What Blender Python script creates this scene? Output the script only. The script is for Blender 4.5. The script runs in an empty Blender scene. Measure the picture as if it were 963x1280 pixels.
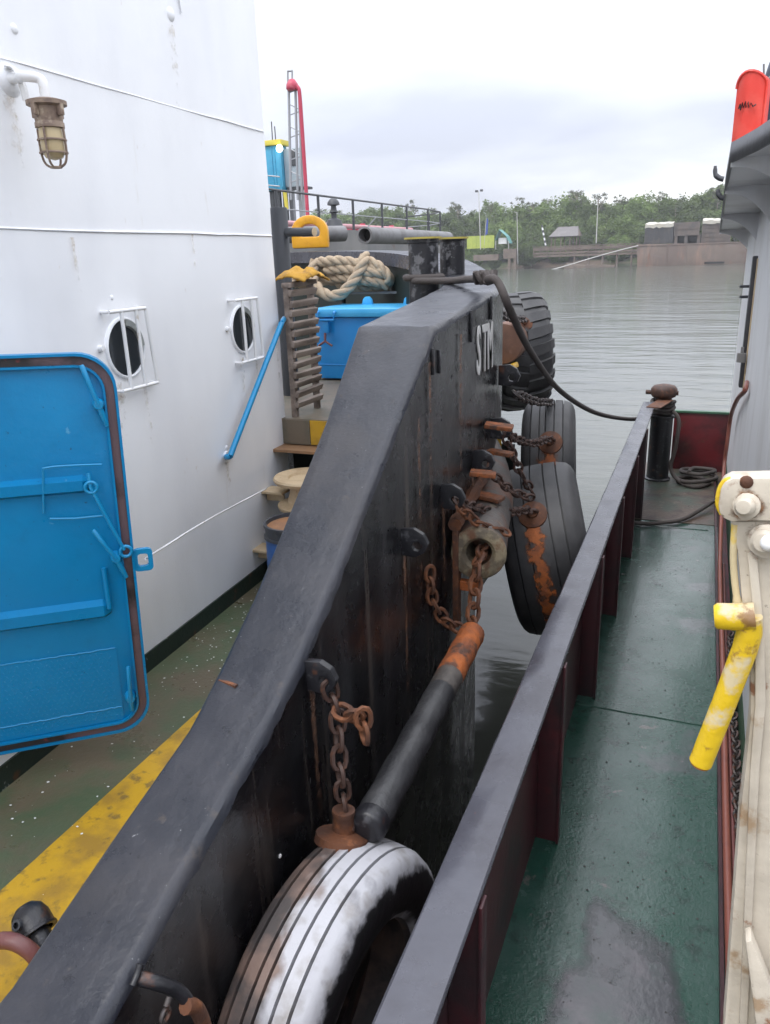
import bpy, bmesh, math, random
from math import pi, sin, cos, radians, sqrt
from mathutils import Vector, Matrix, noise
random.seed(7)
S = bpy.context.scene
COL = S.collection
H = 3.3                                     # eye height above the river
# ---------------------------------------------------------------- camera
FPX, CX, CY = 962.0, 481.5, 640.0
_vx, _vy, _roll = 890.0, 307.0, radians(2.0)
_d = Vector((_vx-CX, -(_vy-CY), -FPX)).normalized()
_h = Vector((cos(_roll), sin(_roll), 0))
_u = _h.cross(_d).normalized()
if _u.y < 0: _u = -_u
_x = _d.cross(_u)
ROT = Matrix((_x, _d, _u))                  # rows: world axes in camera space
cam = bpy.data.cameras.new('camera'); camo = bpy.data.objects.new('camera', cam); COL.objects.link(camo)
camo.matrix_world = Matrix.Translation((0, 0, H)) @ ROT.to_4x4()
cam.sensor_fit = 'VERTICAL'; cam.sensor_height = 36; cam.lens = FPX/1280*36
cam.clip_start = .05; cam.clip_end = 5000
S.camera = camo
# ---------------------------------------------------------------- world
W = bpy.data.worlds.new("World"); S.world = W; W.use_nodes = True
SUN_EL, SUN_AZ = radians(58), radians(200)
def sky():
    nt = W.node_tree; N = nt.nodes; L = nt.links; N.clear()
    out = N.new('ShaderNodeOutputWorld'); bg = N.new('ShaderNodeBackground'); bg.inputs[1].default_value = .1
    st = N.new('ShaderNodeTexSky'); st.sky_type = 'NISHITA'; st.sun_disc = False
    st.sun_elevation = SUN_EL; st.sun_rotation = SUN_AZ; st.air_density = 1.2; st.dust_density = 2
    tc = N.new('ShaderNodeTexCoord'); sp = N.new('ShaderNodeSeparateXYZ'); L.new(tc.outputs['Generated'], sp.inputs[0])
    def math_(op, a, b):
        m = N.new('ShaderNodeMath'); m.operation = op
        for i, v in enumerate((a, b)):
            if isinstance(v, (int, float)): m.inputs[i].default_value = v
            else: L.new(v, m.inputs[i])
        return m.outputs[0]
    z = math_('MAXIMUM', sp.outputs[2], 0.0)
    zz = math_('ADD', z, .22)
    cb = N.new('ShaderNodeCombineXYZ')
    L.new(math_('DIVIDE', sp.outputs[0], zz), cb.inputs[0]); L.new(math_('DIVIDE', sp.outputs[1], zz), cb.inputs[1])
    nz = N.new('ShaderNodeTexNoise'); nz.inputs['Scale'].default_value = .62; nz.inputs['Detail'].default_value = 6; nz.inputs['Roughness'].default_value = .5
    mp = N.new('ShaderNodeMapping'); mp.inputs['Location'].default_value = (SKY_OFF[0], SKY_OFF[1], 0); mp.inputs['Scale'].default_value = (.8, 1.0, 1)
    L.new(cb.outputs[0], mp.inputs[0]); L.new(mp.outputs[0], nz.inputs['Vector'])
    rp = N.new('ShaderNodeValToRGB'); e = rp.color_ramp.elements
    e[0].position = .36; e[0].color = (.52, .55, .65, 1); e[1].position = .60; e[1].color = (.97, .985, 1.0, 1)
    m = rp.color_ramp.elements.new(.47); m.color = (.67, .70, .79, 1)
    L.new(nz.outputs[0], rp.inputs[0])
    lum = math_('MULTIPLY', math_('ADD', math_('MULTIPLY', z, 2.6), .90), SKY_L)   # CIE overcast: zenith about three times the horizon
    mul = N.new('ShaderNodeMix'); mul.data_type = 'RGBA'; mul.blend_type = 'MULTIPLY'; mul.inputs[0].default_value = 1
    L.new(rp.outputs[0], mul.inputs[6]); L.new(lum, mul.inputs[7])
    mx = N.new('ShaderNodeMix'); mx.data_type = 'RGBA'; mx.inputs[0].default_value = .92
    L.new(st.outputs[0], mx.inputs[6]); L.new(mul.outputs[2], mx.inputs[7])
    L.new(mx.outputs[2], bg.inputs[0]); L.new(bg.outputs[0], out.inputs[0])
SKY_OFF = (21, 4); SKY_L = 9.0; HAZE = .0006
sky()
sl = bpy.data.lights.new('sun', 'SUN'); sl.energy = 1.3; sl.angle = radians(25); sl.color = (1, .97, .92)
so = bpy.data.objects.new('sun', sl); COL.objects.link(so); so.location = (0, 0, 60)
_sd = Vector((sin(SUN_AZ)*cos(SUN_EL), cos(SUN_AZ)*cos(SUN_EL), sin(SUN_EL)))
so.rotation_euler = _sd.to_track_quat('Z', 'Y').to_euler()
S.view_settings.view_transform = 'Standard'; S.view_settings.look = 'None'
S.view_settings.exposure = .45; S.view_settings.gamma = 1

# ---------------------------------------------------------------- helpers
def at(px, py, X=None, Y=None, D=None):
    """point where the line of sight through a place in the photograph meets a plane of the scene (D = depth below the eye)"""
    r = ROT @ Vector((px-CX, -(py-CY), -FPX))
    t = X/r.x if X is not None else (Y/r.y if Y is not None else -D/r.z)
    return Vector((r.x*t, r.y*t, r.z*t+H))
def V(x, y, d): return Vector((x, y, H-d))

def material(name, base, rough=.5, metal=0, layers=(), bump=.0, bscale=30, bdist=.01, rvar=0, spec=.5, rlayer=None, bstretch=None, trans=0, coat=0):
    """painted-surface material; layers = (colour, scale, lo, hi, stretch, amount[, roughness])"""
    m = bpy.data.materials.new(name); m.use_nodes = True
    nt = m.node_tree; N = nt.nodes; L = nt.links; b = N['Principled BSDF']
    tc = N.new('ShaderNodeTexCoord')
    b.inputs['Metallic'].default_value = metal; b.inputs['Specular IOR Level'].default_value = spec
    if trans: b.inputs['Transmission Weight'].default_value = trans
    if coat: b.inputs['Coat Weight'].default_value = coat; b.inputs['Coat Roughness'].default_value = .12; b.inputs['Coat IOR'].default_value = 1.4
    def tex(scale, stretch, detail=6, rg=.6):
        mp = N.new('ShaderNodeMapping'); L.new(tc.outputs['Object'], mp.inputs[0]); mp.inputs['Scale'].default_value = stretch or (1, 1, 1)
        n = N.new('ShaderNodeTexNoise'); n.inputs['Scale'].default_value = scale; n.inputs['Detail'].default_value = detail; n.inputs['Roughness'].default_value = rg
        mp.inputs['Location'].default_value = (random.uniform(-9, 9), random.uniform(-9, 9), random.uniform(-9, 9))
        L.new(mp.outputs[0], n.inputs['Vector']); return n.outputs[0]
    c = N.new('ShaderNodeRGB'); c.outputs[0].default_value = (*base, 1); cur = c.outputs[0]
    rv = N.new('ShaderNodeValue'); rv.outputs[0].default_value = rough; rcur = rv.outputs[0]
    for ly in layers:
        col, sc, lo, hi, stt, amt = ly[:6]
        mr = N.new('ShaderNodeMapRange'); mr.inputs[1].default_value = lo; mr.inputs[2].default_value = hi; mr.inputs[4].default_value = amt
        L.new(tex(sc, stt), mr.inputs[0])
        mx = N.new('ShaderNodeMix'); mx.data_type = 'RGBA'; L.new(mr.outputs[0], mx.inputs[0]); L.new(cur, mx.inputs[6]); mx.inputs[7].default_value = (*col, 1); cur = mx.outputs[2]
        if len(ly) > 6:
            mf = N.new('ShaderNodeMix'); mf.data_type = 'FLOAT'; L.new(mr.outputs[0], mf.inputs[0]); L.new(rcur, mf.inputs[2]); mf.inputs[3].default_value = ly[6]; rcur = mf.outputs[0]
    if rvar:
        n = tex(6, None); mr = N.new('ShaderNodeMapRange'); mr.inputs[1].default_value = .3; mr.inputs[2].default_value = .7; mr.inputs[3].default_value = -rvar; mr.inputs[4].default_value = rvar
        L.new(n, mr.inputs[0]); ad = N.new('ShaderNodeMath'); L.new(rcur, ad.inputs[0]); L.new(mr.outputs[0], ad.inputs[1]); ad.use_clamp = True; rcur = ad.outputs[0]
    L.new(cur, b.inputs['Base Color']); L.new(rcur, b.inputs['Roughness'])
    if bump:
        bp = N.new('ShaderNodeBump'); bp.inputs['Strength'].default_value = bump; bp.inputs['Distance'].default_value = bdist
        L.new(tex(bscale, bstretch, 5), bp.inputs['Height']); L.new(bp.outputs[0], b.inputs['Normal'])
    return m

class MB:
    def __init__(s): s.v = []; s.f = []
    def add(s, vs, fs):
        o = len(s.v); s.v += [Vector(v) for v in vs]; s.f += [tuple(i+o for i in f) for f in fs]; return s
    def box(s, c, size, M=None):
        a, b, d = (x/2 for x in size)
        vs = [Vector((x, y, z)) for x in (-a, a) for y in (-b, b) for z in (-d, d)]
        if M is not None: vs = [M @ v for v in vs]
        return s.add([v+Vector(c) for v in vs], [(0, 1, 3, 2), (4, 6, 7, 5), (0, 4, 5, 1), (2, 3, 7, 6), (0, 2, 6, 4), (1, 5, 7, 3)])
    def hexa(s, b4, t4):
        return s.add(list(b4)+list(t4), [(3, 2, 1, 0), (4, 5, 6, 7), (0, 1, 5, 4), (1, 2, 6, 5), (2, 3, 7, 6), (3, 0, 4, 7)])
    def tube(s, pts, r, n=10, closed=False, caps=True):
        pts = [Vector(p) for p in pts]; k = len(pts); R = r if isinstance(r, (list, tuple)) else [r]*k
        rings = []; prev = None
        for i, p in enumerate(pts):
            a = pts[(i-1) % k] if (closed or i > 0) else p; b = pts[(i+1) % k] if (closed or i < k-1) else p
            t = (b-a).normalized()
            if prev is None:
                up = Vector((0, 0, 1)) if abs(t.z) < .9 else Vector((1, 0, 0)); e = t.cross(up).normalized()
            else:
                e = prev - t*prev.dot(t); e = e.normalized() if e.length > 1e-6 else t.orthogonal().normalized()
            prev = e; f = t.cross(e)
            rings.append([p+(e*cos(2*pi*j/n)+f*sin(2*pi*j/n))*R[i] for j in range(n)])
        vs = [v for rg in rings for v in rg]; fs = []
        for i in range(k if closed else k-1):
            i2 = (i+1) % k
            for j in range(n): fs.append((i*n+j, i*n+(j+1) % n, i2*n+(j+1) % n, i2*n+j))
        if caps and not closed: fs += [tuple(range(n-1, -1, -1)), tuple((k-1)*n+j for j in range(n))]
        return s.add(vs, fs)
    def lathe(s, prof, n=24, M=None, closed=False, arc=2*pi):
        """profile of (radius, height) about local z"""
        M = M or Matrix(); vs = []; k = len(prof); full = abs(arc-2*pi) < 1e-6; m = n if full else n+1
        for i in range(m):
            a = arc*i/n
            for r, z in prof: vs.append(M @ Vector((r*cos(a), r*sin(a), z)))
        fs = []
        for i in range(n):
            i2 = (i+1) % m
            for j in range(k if closed else k-1):
                j2 = (j+1) % k; fs.append((i*k+j, i2*k+j, i2*k+j2, i*k+j2))
        return s.add(vs, fs)
    def prism(s, poly, M, depth):
        """2-d outline extruded along local z by depth"""
        k = len(poly); vs = [M @ Vector((x, y, 0)) for x, y in poly]+[M @ Vector((x, y, depth)) for x, y in poly]
        return s.add(vs, [tuple(range(k-1, -1, -1)), tuple(range(k, 2*k))]+[(i, (i+1) % k, k+(i+1) % k, k+i) for i in range(k)])
    def mesh(s, name, m, smooth=None, bevel=0):
        me = bpy.data.meshes.new(name); me.from_pydata(s.v, [], s.f); me.update()
        bm = bmesh.new(); bm.from_mesh(me); bmesh.ops.remove_doubles(bm, verts=bm.verts, dist=1e-5)
        bmesh.ops.recalc_face_normals(bm, faces=bm.faces)
        if bevel:
            es = [e for e in bm.edges if len(e.link_faces) == 2 and e.calc_face_angle(0) > .6]
            bmesh.ops.bevel(bm, geom=es, offset=bevel, segments=2, affect='EDGES', profile=.6, clamp_overlap=True)
        bm.to_mesh(me); bm.free()
        for x in (m if isinstance(m, (list, tuple)) else [m]): me.materials.append(x)
        if smooth or bevel:
            me.polygons.foreach_set('use_smooth', [True]*len(me.polygons))
            me.set_sharp_from_angle(angle=radians(smooth if smooth and smooth > 1 else 40))
        return me
    def build(s, name, m, parent=None, smooth=None, bevel=0):
        return link(name, s.mesh(name, m, smooth, bevel), parent)
def wloc(o):
    p = Vector(o.location)
    while o.parent: o = o.parent; p += Vector(o.location)
    return p
def link(name, data, parent=None, loc=(0, 0, 0)):
    o = bpy.data.objects.new(name, data); COL.objects.link(o); o.location = loc
    if parent:
        o.parent = parent; r = parent
        while r.parent: r = r.parent
        # children carry scene coordinates in their mesh; only roots carry a base point
        o.matrix_parent_inverse = Matrix.Translation(-Vector(r.location)) if parent is r else Matrix()
    return o
def tag(o, label=None, cat=None, group=None, kind=None):
    for k, v in (('label', label), ('category', cat), ('group', group), ('kind', kind)):
        if v: o[k] = v
    return o
def thing(name, label, cat, loc, group=None):
    o = bpy.data.objects.new(name, None); COL.objects.link(o); o.location = loc; o.empty_display_size = .1
    return tag(o, label, cat, group)
def dup(root, delta, label=None):
    r = root.copy(); COL.objects.link(r); r.location = Vector(root.location)+Vector(delta)
    if label: r['label'] = label
    for ch in root.children:
        c = ch.copy(); COL.objects.link(c); c.parent = r; c.matrix_parent_inverse = ch.matrix_parent_inverse.copy()
        for g in ch.children:
            d = g.copy(); COL.objects.link(d); d.parent = c; d.matrix_parent_inverse = g.matrix_parent_inverse.copy()
    return r
def frame(z, x=None):
    z = Vector(z).normalized(); x = Vector(x) if x else (Vector((0, 0, 1)) if abs(z.z) < .9 else Vector((1, 0, 0)))
    x = (x - z*x.dot(z)).normalized(); y = z.cross(x)
    return Matrix((x, y, z)).transposed()
def fr4(loc, z, x=None): return Matrix.Translation(loc) @ frame(z, x).to_4x4()
def spline(pts, n=8):
    pts = [Vector(p) for p in pts]; out = []
    for i in range(len(pts)-1):
        a = pts[max(i-1, 0)]; b = pts[i]; c = pts[i+1]; d = pts[min(i+2, len(pts)-1)]
        for j in range(n):
            t = j/n; out.append(.5*((2*b)+(c-a)*t+(2*a-5*b+4*c-d)*t*t+(3*b-a-3*c+d)*t*t*t))
    return out+[pts[-1]]
def rrect(w, h, r, n=5, corners=(1, 1, 1, 1)):
    """rounded rectangle outline, centred; corners from top right counter-clockwise"""
    out = []
    for q, (sx, sy) in enumerate(((1, 1), (-1, 1), (-1, -1), (1, -1))):
        if not corners[q]: out.append((sx*w/2, sy*h/2)); continue
        cx, cy = sx*(w/2-r), sy*(h/2-r)
        for i in range(n+1):
            a = pi/2*q+pi/2*i/n; out.append((cx+r*cos(a), cy+r*sin(a)))
    return out
def interp(tab, x):
    for (a, fa), (b, fb) in zip(tab, tab[1:]):
        if x <= b: return fa+(fb-fa)*max(0, (x-a))/(b-a)
    return tab[-1][1]

# ---------------------------------------------------------------- materials
RUST = (.11, .038, .014); ORANGE = (.36, .095, .018)
m_white = material('white_ship_paint', (.86, .87, .89), .42, layers=[((.74, .75, .78), 1.3, .42, .7, (1, 1, .4), .8), ((.62, .58, .50), 7, .66, .74, (1, 1, .12), .5), ((.5, .42, .33), 23, .70, .75, (1, 1, .5), .5)], bump=.14, bscale=3, bdist=.03)
m_white2 = material('white_trim', (.78, .78, .78), .4, layers=[((.45, .36, .25), 14, .62, .7, None, .6)], bump=.2, bscale=30)
m_blue = material('blue_door_paint', (.002, .185, .41), .34, spec=.3, layers=[((.004, .23, .48), 3, .45, .7, None, .5), ((.004, .15, .32), 9, .55, .72, None, .4), ((.02, .05, .08), 34, .68, .73, None, .7), ((.12, .36, .55), 20, .69, .73, None, .5)], bump=.2, bscale=22, bdist=.01, rvar=.08)
m_blue2 = material('blue_rail_paint', (.006, .235, .48), .32, layers=[((.01, .2, .45), 9, .5, .7, None, .5)], bump=.12, bscale=30)
m_gasket = material('worn_gasket', (.11, .07, .08), .5, layers=[((.02, .017, .019), 1.6, .48, .56, None, 1), ((.3, .05, .05), 5, .62, .68, None, .8)], bump=.2)
m_cap = material('black_cap_paint', (.018, .020, .027), .29, spec=.38, layers=[((.036, .036, .043), 3, .4, .65, None, .85, .45), ((.05, .044, .042), 2.0, .56, .70, None, .4, .5), ((.075, .06, .05), 11, .64, .73, None, .55, .6), ((.015, .015, .018), 24, .62, .68, None, .7, .3), ((.25, .25, .26), 60, .69, .74, None, .7, .6)], bump=.4, bscale=38, bdist=.006, rvar=.1)
m_hull = material('black_hull_paint', (.004, .004, .005), .27, spec=.5, layers=[((.04, .04, .043), 7, .52, .76, (1, 1, .07), .7, .36), ((.075, .06, .05), 13, .58, .70, (1, 1, .04), .7, .4), ((.16, .16, .17), 40, .68, .75, (1, 1, .4), .5, .5)], bump=.3, bscale=26, bdist=.006, rvar=.08)
m_black = material('black_steel_paint', (.012, .012, .015), .38, layers=[((.12, .12, .13), 26, .58, .68, None, .5), (RUST, 10, .62, .7, None, .6)], bump=.3, bscale=40)
m_inner = material('dark_green_bulwark', (.004, .011, .008), .55, layers=[((.010, .016, .014), 5, .5, .7, None, .6)], bump=.1)
m_deckl = material('worn_green_deck', (.085, .105, .055), .42, layers=[((.13, .098, .062), 2.2, .42, .60, None, .85, .3), ((.05, .10, .045), 6, .5, .7, None, .6), ((.16, .16, .14), 70, .66, .72, None, .5)], bump=.35, bscale=40, bdist=.008, rvar=.12)
m_yellow = material('yellow_deck_paint', (.52, .30, .012), .42, layers=[((.28, .16, .025), 5, .45, .62, None, .8), ((.13, .085, .03), 18, .56, .68, None, .75)], bump=.3, bscale=35, bdist=.006)
m_deckup = material('dirty_upper_deck', (.15, .12, .085), .55, layers=[((.08, .085, .06), 6, .45, .65, None, .8)], bump=.3, bscale=30)
m_rust = material('rusty_iron', RUST, .75, layers=[((.05, .022, .014), 14, .45, .6, None, .8), ((.24, .085, .03), 25, .55, .7, None, .7)], bump=.6, bscale=60, bdist=.006)
m_rustdark = material('dark_rusty_chain', (.045, .022, .016), .6, layers=[((.13, .05, .025), 30, .5, .65, None, .8)], bump=.4, bscale=80, bdist=.004)
m_steelchain = material('weathered_chain', (.06, .052, .05), .5, metal=.4, layers=[(RUST, 25, .5, .65, None, .7)], bump=.3, bscale=80)
m_orange = material('orange_rust', ORANGE, .7, layers=[((.17, .05, .018), 9, .40, .58, None, .9), ((.05, .028, .02), 13, .52, .62, None, .85)], bump=.8, bscale=40, bdist=.01)
m_bracket = material('orange_rust_plate', (.30, .085, .02), .75, layers=[(RUST, 12, .40, .58, None, .9), ((.035, .02, .016), 20, .52, .64, None, .85)], bump=.9, bscale=45, bdist=.01)
m_rubber = material('black_tyre_rubber', (.022, .022, .024), .55, layers=[((.075, .073, .072), 3, .42, .7, None, .8), ((.13, .07, .045), 7, .66, .74, (1, 1, .3), .6)], bump=.25, bscale=45, bdist=.006)
m_tyrerust = material('rust_streaked_rubber', (.03, .027, .026), .6, layers=[((.32, .09, .025), 5, .45, .6, (1, 1, .3), .8)], bump=.3, bscale=50)
m_cylrub = material('worn_rubber_cylinder', (.075, .065, .058), .6, layers=[((.03, .026, .024), 5, .45, .6, None, .8), ((.20, .16, .11), 9, .6, .7, None, .6), (RUST, 6, .50, .62, None, .8)], bump=.4, bscale=50)
m_cylfront = material('pale_crusted_rubber', (.20, .165, .105), .65, layers=[((.07, .055, .04), 12, .45, .58, None, .85), (RUST, 9, .52, .62, None, .85)], bump=.5, bscale=60)
m_rustdisc = material('rust_brown_disc', (.17, .085, .055), .6, layers=[((.09, .05, .038), 6, .45, .65, None, .8), ((.26, .15, .11), 9, .58, .7, None, .6)], bump=.3, bscale=30)
m_greyrub = material('grey_rubber', (.16, .16, .165), .6, layers=[((.09, .085, .085), 4, .45, .65, None, .8)], bump=.3)
m_pipe = material('black_pipe_paint', (.018, .018, .02), .42, layers=[((.05, .05, .052), 6, .45, .7, None, .8)], bump=.5, bscale=35, bdist=.01)
m_deckr = material('wet_green_deck', (.012, .052, .036), .24, coat=.4, layers=[((.030, .070, .056), 3.5, .42, .6, None, .8, .18), ((.07, .072, .078), .75, .57, .61, None, .7, .13), ((.013, .03, .024), 9, .55, .66, None, .7, .2), ((.02, .035, .03), 30, .62, .68, None, .7), ((.19, .14, .14), 8, .67, .72, None, .5)], bump=.35, bscale=55, bdist=.006, rvar=.1)
m_deckend = material('muddy_deck', (.085, .06, .045), .42, layers=[((.04, .065, .05), 2.5, .45, .58, None, .85), ((.035, .02, .018), 6, .52, .62, None, .85), ((.16, .13, .11), 14, .6, .68, None, .7)], bump=.6)
m_gcap = material('grey_rail_paint', (.066, .067, .082), .27, layers=[((.045, .043, .052), 4, .45, .6, None, .7), ((.20, .07, .06), 40, .70, .74, None, .7)], bump=.15, bscale=20, rvar=.08)
m_maroon = material('maroon_bulwark_paint', (.055, .010, .014), .45, layers=[((.02, .012, .014), 3, .45, .65, None, .9), ((.15, .02, .025), 4, .6, .75, None, .5)], bump=.2, bscale=20)
m_red = material('red_paint', (.11, .010, .014), .4, layers=[((.03, .009, .01), 2.2, .40, .58, (1, 1, 1.3), .9), ((.07, .03, .02), 9, .58, .68, None, .7)], bump=.15)
m_brown = material('brown_rail_paint', (.16, .06, .055), .4, layers=[((.08, .04, .04), 8, .5, .7, None, .6)], bump=.2)
m_hose = material('red_rubber_hose', (.22, .075, .055), .42, layers=[((.12, .05, .045), 10, .5, .7, None, .6)], bump=.1)
m_house = material('grey_white_wheelhouse', (.68, .685, .70), .45, layers=[((.50, .49, .48), 2, .45, .7, (1, 1, .4), .7), ((.35, .22, .14), 9, .68, .74, (1, 1, .3), .7)], bump=.15, bscale=8, bdist=.015)
m_darkgrey = material('dark_grey_band', (.05, .052, .06), .5, layers=[((.10, .10, .11), 6, .5, .7, None, .6)], bump=.2)
m_greenc = material('green_coaming', (.05, .13, .075), .45, layers=[((.03, .07, .045), 4, .45, .65, None, .7)], bump=.2)
m_redboard = material('red_sidelight', (.62, .045, .03), .35, layers=[((.75, .16, .12), 5, .5, .75, None, .5), ((.10, .02, .02), 14, .66, .70, None, .8)], bump=.1)
m_navy = material('navy_canvas', (.02, .028, .05), .5, bump=.2)
m_cream = material('cream_post_paint', (.56, .50, .41), .5, layers=[((.42, .37, .30), 8, .42, .62, None, .85), ((.30, .19, .10), 13, .57, .66, None, .8), ((.22, .08, .03), 19, .62, .68, None, .85), ((.10, .07, .05), 45, .67, .72, None, .8)], bump=.35, bscale=30, bdist=.006)
m_yel2 = material('yellow_lever_paint', (.64, .43, .012), .45, layers=[((.56, .49, .36), 7, .555, .60, None, .8), ((.42, .27, .03), 5, .5, .65, None, .6), ((.20, .09, .03), 22, .60, .67, None, .85)], bump=.3, bscale=35)
m_rope = material('cream_hawser', (.38, .30, .21), .9, layers=[((.28, .21, .15), 18, .45, .65, None, .8)], bump=.8, bscale=60, bdist=.01)
m_darkrope = material('dark_mooring_rope', (.055, .045, .042), .75, bump=.8, bscale=110, bdist=.006)
m_wood = material('weathered_wood', (.29, .235, .20), .75, layers=[((.10, .075, .06), 9, .45, .62, (1, .2, 1), .8), ((.32, .27, .23), 14, .6, .72, None, .6)], bump=.5, bscale=50)
m_lockblue = material('bright_blue_locker', (.008, .215, .55), .35, layers=[((.02, .29, .62), 5, .5, .7, None, .5)], bump=.12)
m_locklid = material('light_blue_lid', (.06, .40, .72), .32, layers=[((.03, .30, .62), 6, .5, .7, None, .5)], bump=.12)
m_creamv = material('cream_bollard', (.56, .43, .27), .5, layers=[((.42, .30, .17), 7, .45, .65, None, .8), ((.22, .12, .06), 18, .66, .72, None, .7)], bump=.3)
m_drum = material('blue_plastic_drum', (.022, .10, .32), .4, bump=.1)
m_drumrim = material('grey_drum_rim', (.05, .055, .065), .5, bump=.1)
m_lid = material('brown_drum_lid', (.34, .17, .08), .6, layers=[((.22, .11, .06), 8, .5, .65, None, .8)], bump=.2)
m_rag = material('mustard_cloth', (.50, .27, .035), .9, layers=[((.25, .13, .03), 15, .5, .65, None, .8)], bump=.6, bscale=40)
m_chock = material('yellow_chock_paint', (.66, .32, .012), .4, layers=[((.45, .18, .02), 8, .5, .7, None, .7)], bump=.2)
m_ytop = material('dirty_yellow_top', (.40, .33, .07), .5, layers=[((.2, .15, .06), 12, .5, .65, None, .8)], bump=.2)
m_bitt = material('chipped_black_bitt', (.010, .010, .013), .33, layers=[((.17, .17, .18), 14, .54, .62, None, .7, .5), ((.4, .4, .4), 40, .7, .74, None, .6)], bump=.4, bscale=40)
m_glass = material('dark_port_glass', (.03, .035, .04), .08, spec=.6)
m_glassl = material('port_reveal', (.30, .32, .31), .4)
m_lampmetal = material('rusty_lamp_body', (.26, .19, .14), .6, layers=[((.15, .10, .08), 14, .45, .6, None, .8), ((.5, .42, .32), 20, .6, .7, None, .7)], bump=.4)
m_lampglass = material('yellowed_lamp_glass', (.55, .44, .26), .25, bump=.1)
m_letter = material('white_hull_letters', (.58, .57, .55), .5, layers=[((.2, .18, .16), 22, .62, .7, None, .7)])
m_chip = material('white_paint_chip', (.75, .75, .73), .6)
m_grit = material('dark_grit', (.02, .018, .016), .6)
# far things
m_farhull = material('grey_barge_hull', (.14, .14, .14), .6, layers=[((.22, .21, .20), .5, .45, .65, None, .7), (RUST, 1.1, .6, .7, None, .6)], bump=.2, bscale=2)
m_farrail = material('far_dark_rail', (.045, .048, .055), .5)
m_farred = material('far_red_paint', (.42, .03, .07), .45, layers=[((.5, .2, .2), 2, .55, .7, None, .6)])
m_farpink = material('faded_pink_pipe', (.46, .22, .24), .45)
m_cabin = material('cabin_blue', (.05, .33, .52), .45, layers=[((.03, .24, .42), 1.5, .5, .7, None, .6)])
m_cabing = material('cabin_grey', (.34, .40, .44), .5)
m_cabiny = material('cabin_yellow', (.60, .50, .06), .5)
m_mast = material('mast_grey', (.30, .31, .33), .45, metal=.2)
m_brownhull = material('rusty_barge_side', (.145, .11, .09), .7, layers=[((.12, .085, .07), .25, .42, .6, (1, 1, .6), .9), ((.24, .15, .11), .5, .52, .7, (1, 1, .25), .8), ((.22, .09, .05), .8, .58, .7, (1, 1, .2), .8)], bump=.3, bscale=1.5, bdist=.05)
m_bin = material('rusty_cargo_bin', (.115, .09, .075), .75, layers=[((.06, .055, .055), .5, .45, .6, None, .8)], bump=.3, bscale=2, bdist=.04)
m_bindark = material('dark_cargo_bin', (.055, .055, .058), .75, layers=[((.1, .085, .075), .7, .5, .65, None, .8)], bump=.3, bscale=2)
m_tarp = material('pale_tarpaulin', (.42, .40, .35), .6, layers=[((.42, .37, .28), .8, .5, .65, None, .7)], bump=.3, bscale=2)
m_void = material('dark_opening', (.012, .012, .012), .8)
m_timber = material('grey_jetty_timber', (.16, .125, .10), .85, layers=[((.09, .07, .06), .8, .45, .65, None, .8)], bump=.4, bscale=3)
m_roof = material('grey_hut_roof', (.13, .12, .12), .8, layers=[((.18, .17, .165), .9, .5, .65, None, .7)], bump=.3, bscale=4)
m_mud = material('river_mud', (.13, .095, .07), .7, layers=[((.06, .09, .03), .07, .48, .58, None, .9), ((.20, .16, .12), .3, .5, .65, None, .7)], bump=.5, bscale=1.2, bdist=.1)
m_lime = material('lime_hoarding', (.36, .42, .06), .6, layers=[((.28, .34, .05), .5, .5, .6, None, .7)])
m_teal = material('teal_awning', (.10, .27, .26), .6)
m_flag = material('blue_flag', (.02, .06, .30), .7)
m_pole = material('pale_pole', (.45, .44, .42), .5)
m_bark = material('pale_bark', (.30, .26, .21), .85, layers=[((.16, .13, .10), 2, .45, .65, (1, 1, .3), .8)])

def leaf_material(name, c1, c2, c3):
    m = bpy.data.materials.new(name); m.use_nodes = True; nt = m.node_tree; N = nt.nodes; L = nt.links; b = N['Principled BSDF']
    tc = N.new('ShaderNodeTexCoord'); n = N.new('ShaderNodeTexNoise'); n.inputs['Scale'].default_value = .55; n.inputs['Detail'].default_value = 4
    L.new(tc.outputs['Object'], n.inputs['Vector']); r = N.new('ShaderNodeValToRGB'); e = r.color_ramp.elements
    e[0].position = .38; e[0].color = (*c1, 1); e[1].position = .66; e[1].color = (*c3, 1); k = e.new(.52); k.color = (*c2, 1)
    oi = N.new('ShaderNodeObjectInfo'); hs = N.new('ShaderNodeHueSaturation')
    mr = N.new('ShaderNodeMapRange'); mr.inputs[3].default_value = .6; mr.inputs[4].default_value = 1.35; L.new(oi.outputs['Random'], mr.inputs[0])
    L.new(n.outputs[0], r.inputs[0]); L.new(r.outputs[0], hs.inputs['Color']); L.new(mr.outputs[0], hs.inputs['Value']); L.new(hs.outputs[0], b.inputs['Base Color'])
    b.inputs['Roughness'].default_value = .6; b.inputs['Specular IOR Level'].default_value = .25
    tr = N.new('ShaderNodeBsdfTranslucent'); L.new(hs.outputs[0], tr.inputs[0]); mx = N.new('ShaderNodeMixShader'); mx.inputs[0].default_value = .3
    L.new(b.outputs[0], mx.inputs[1]); L.new(tr.outputs[0], mx.inputs[2]); L.new(mx.outputs[0], N['Material Output'].inputs[0]); return m
m_leaf = leaf_material('mangrove_leaves', (.085, .125, .035), (.12, .175, .05), (.17, .225, .075))
m_leafp = leaf_material('sparse_grey_leaves', (.08, .095, .05), (.10, .115, .06), (.13, .14, .08))

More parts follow.
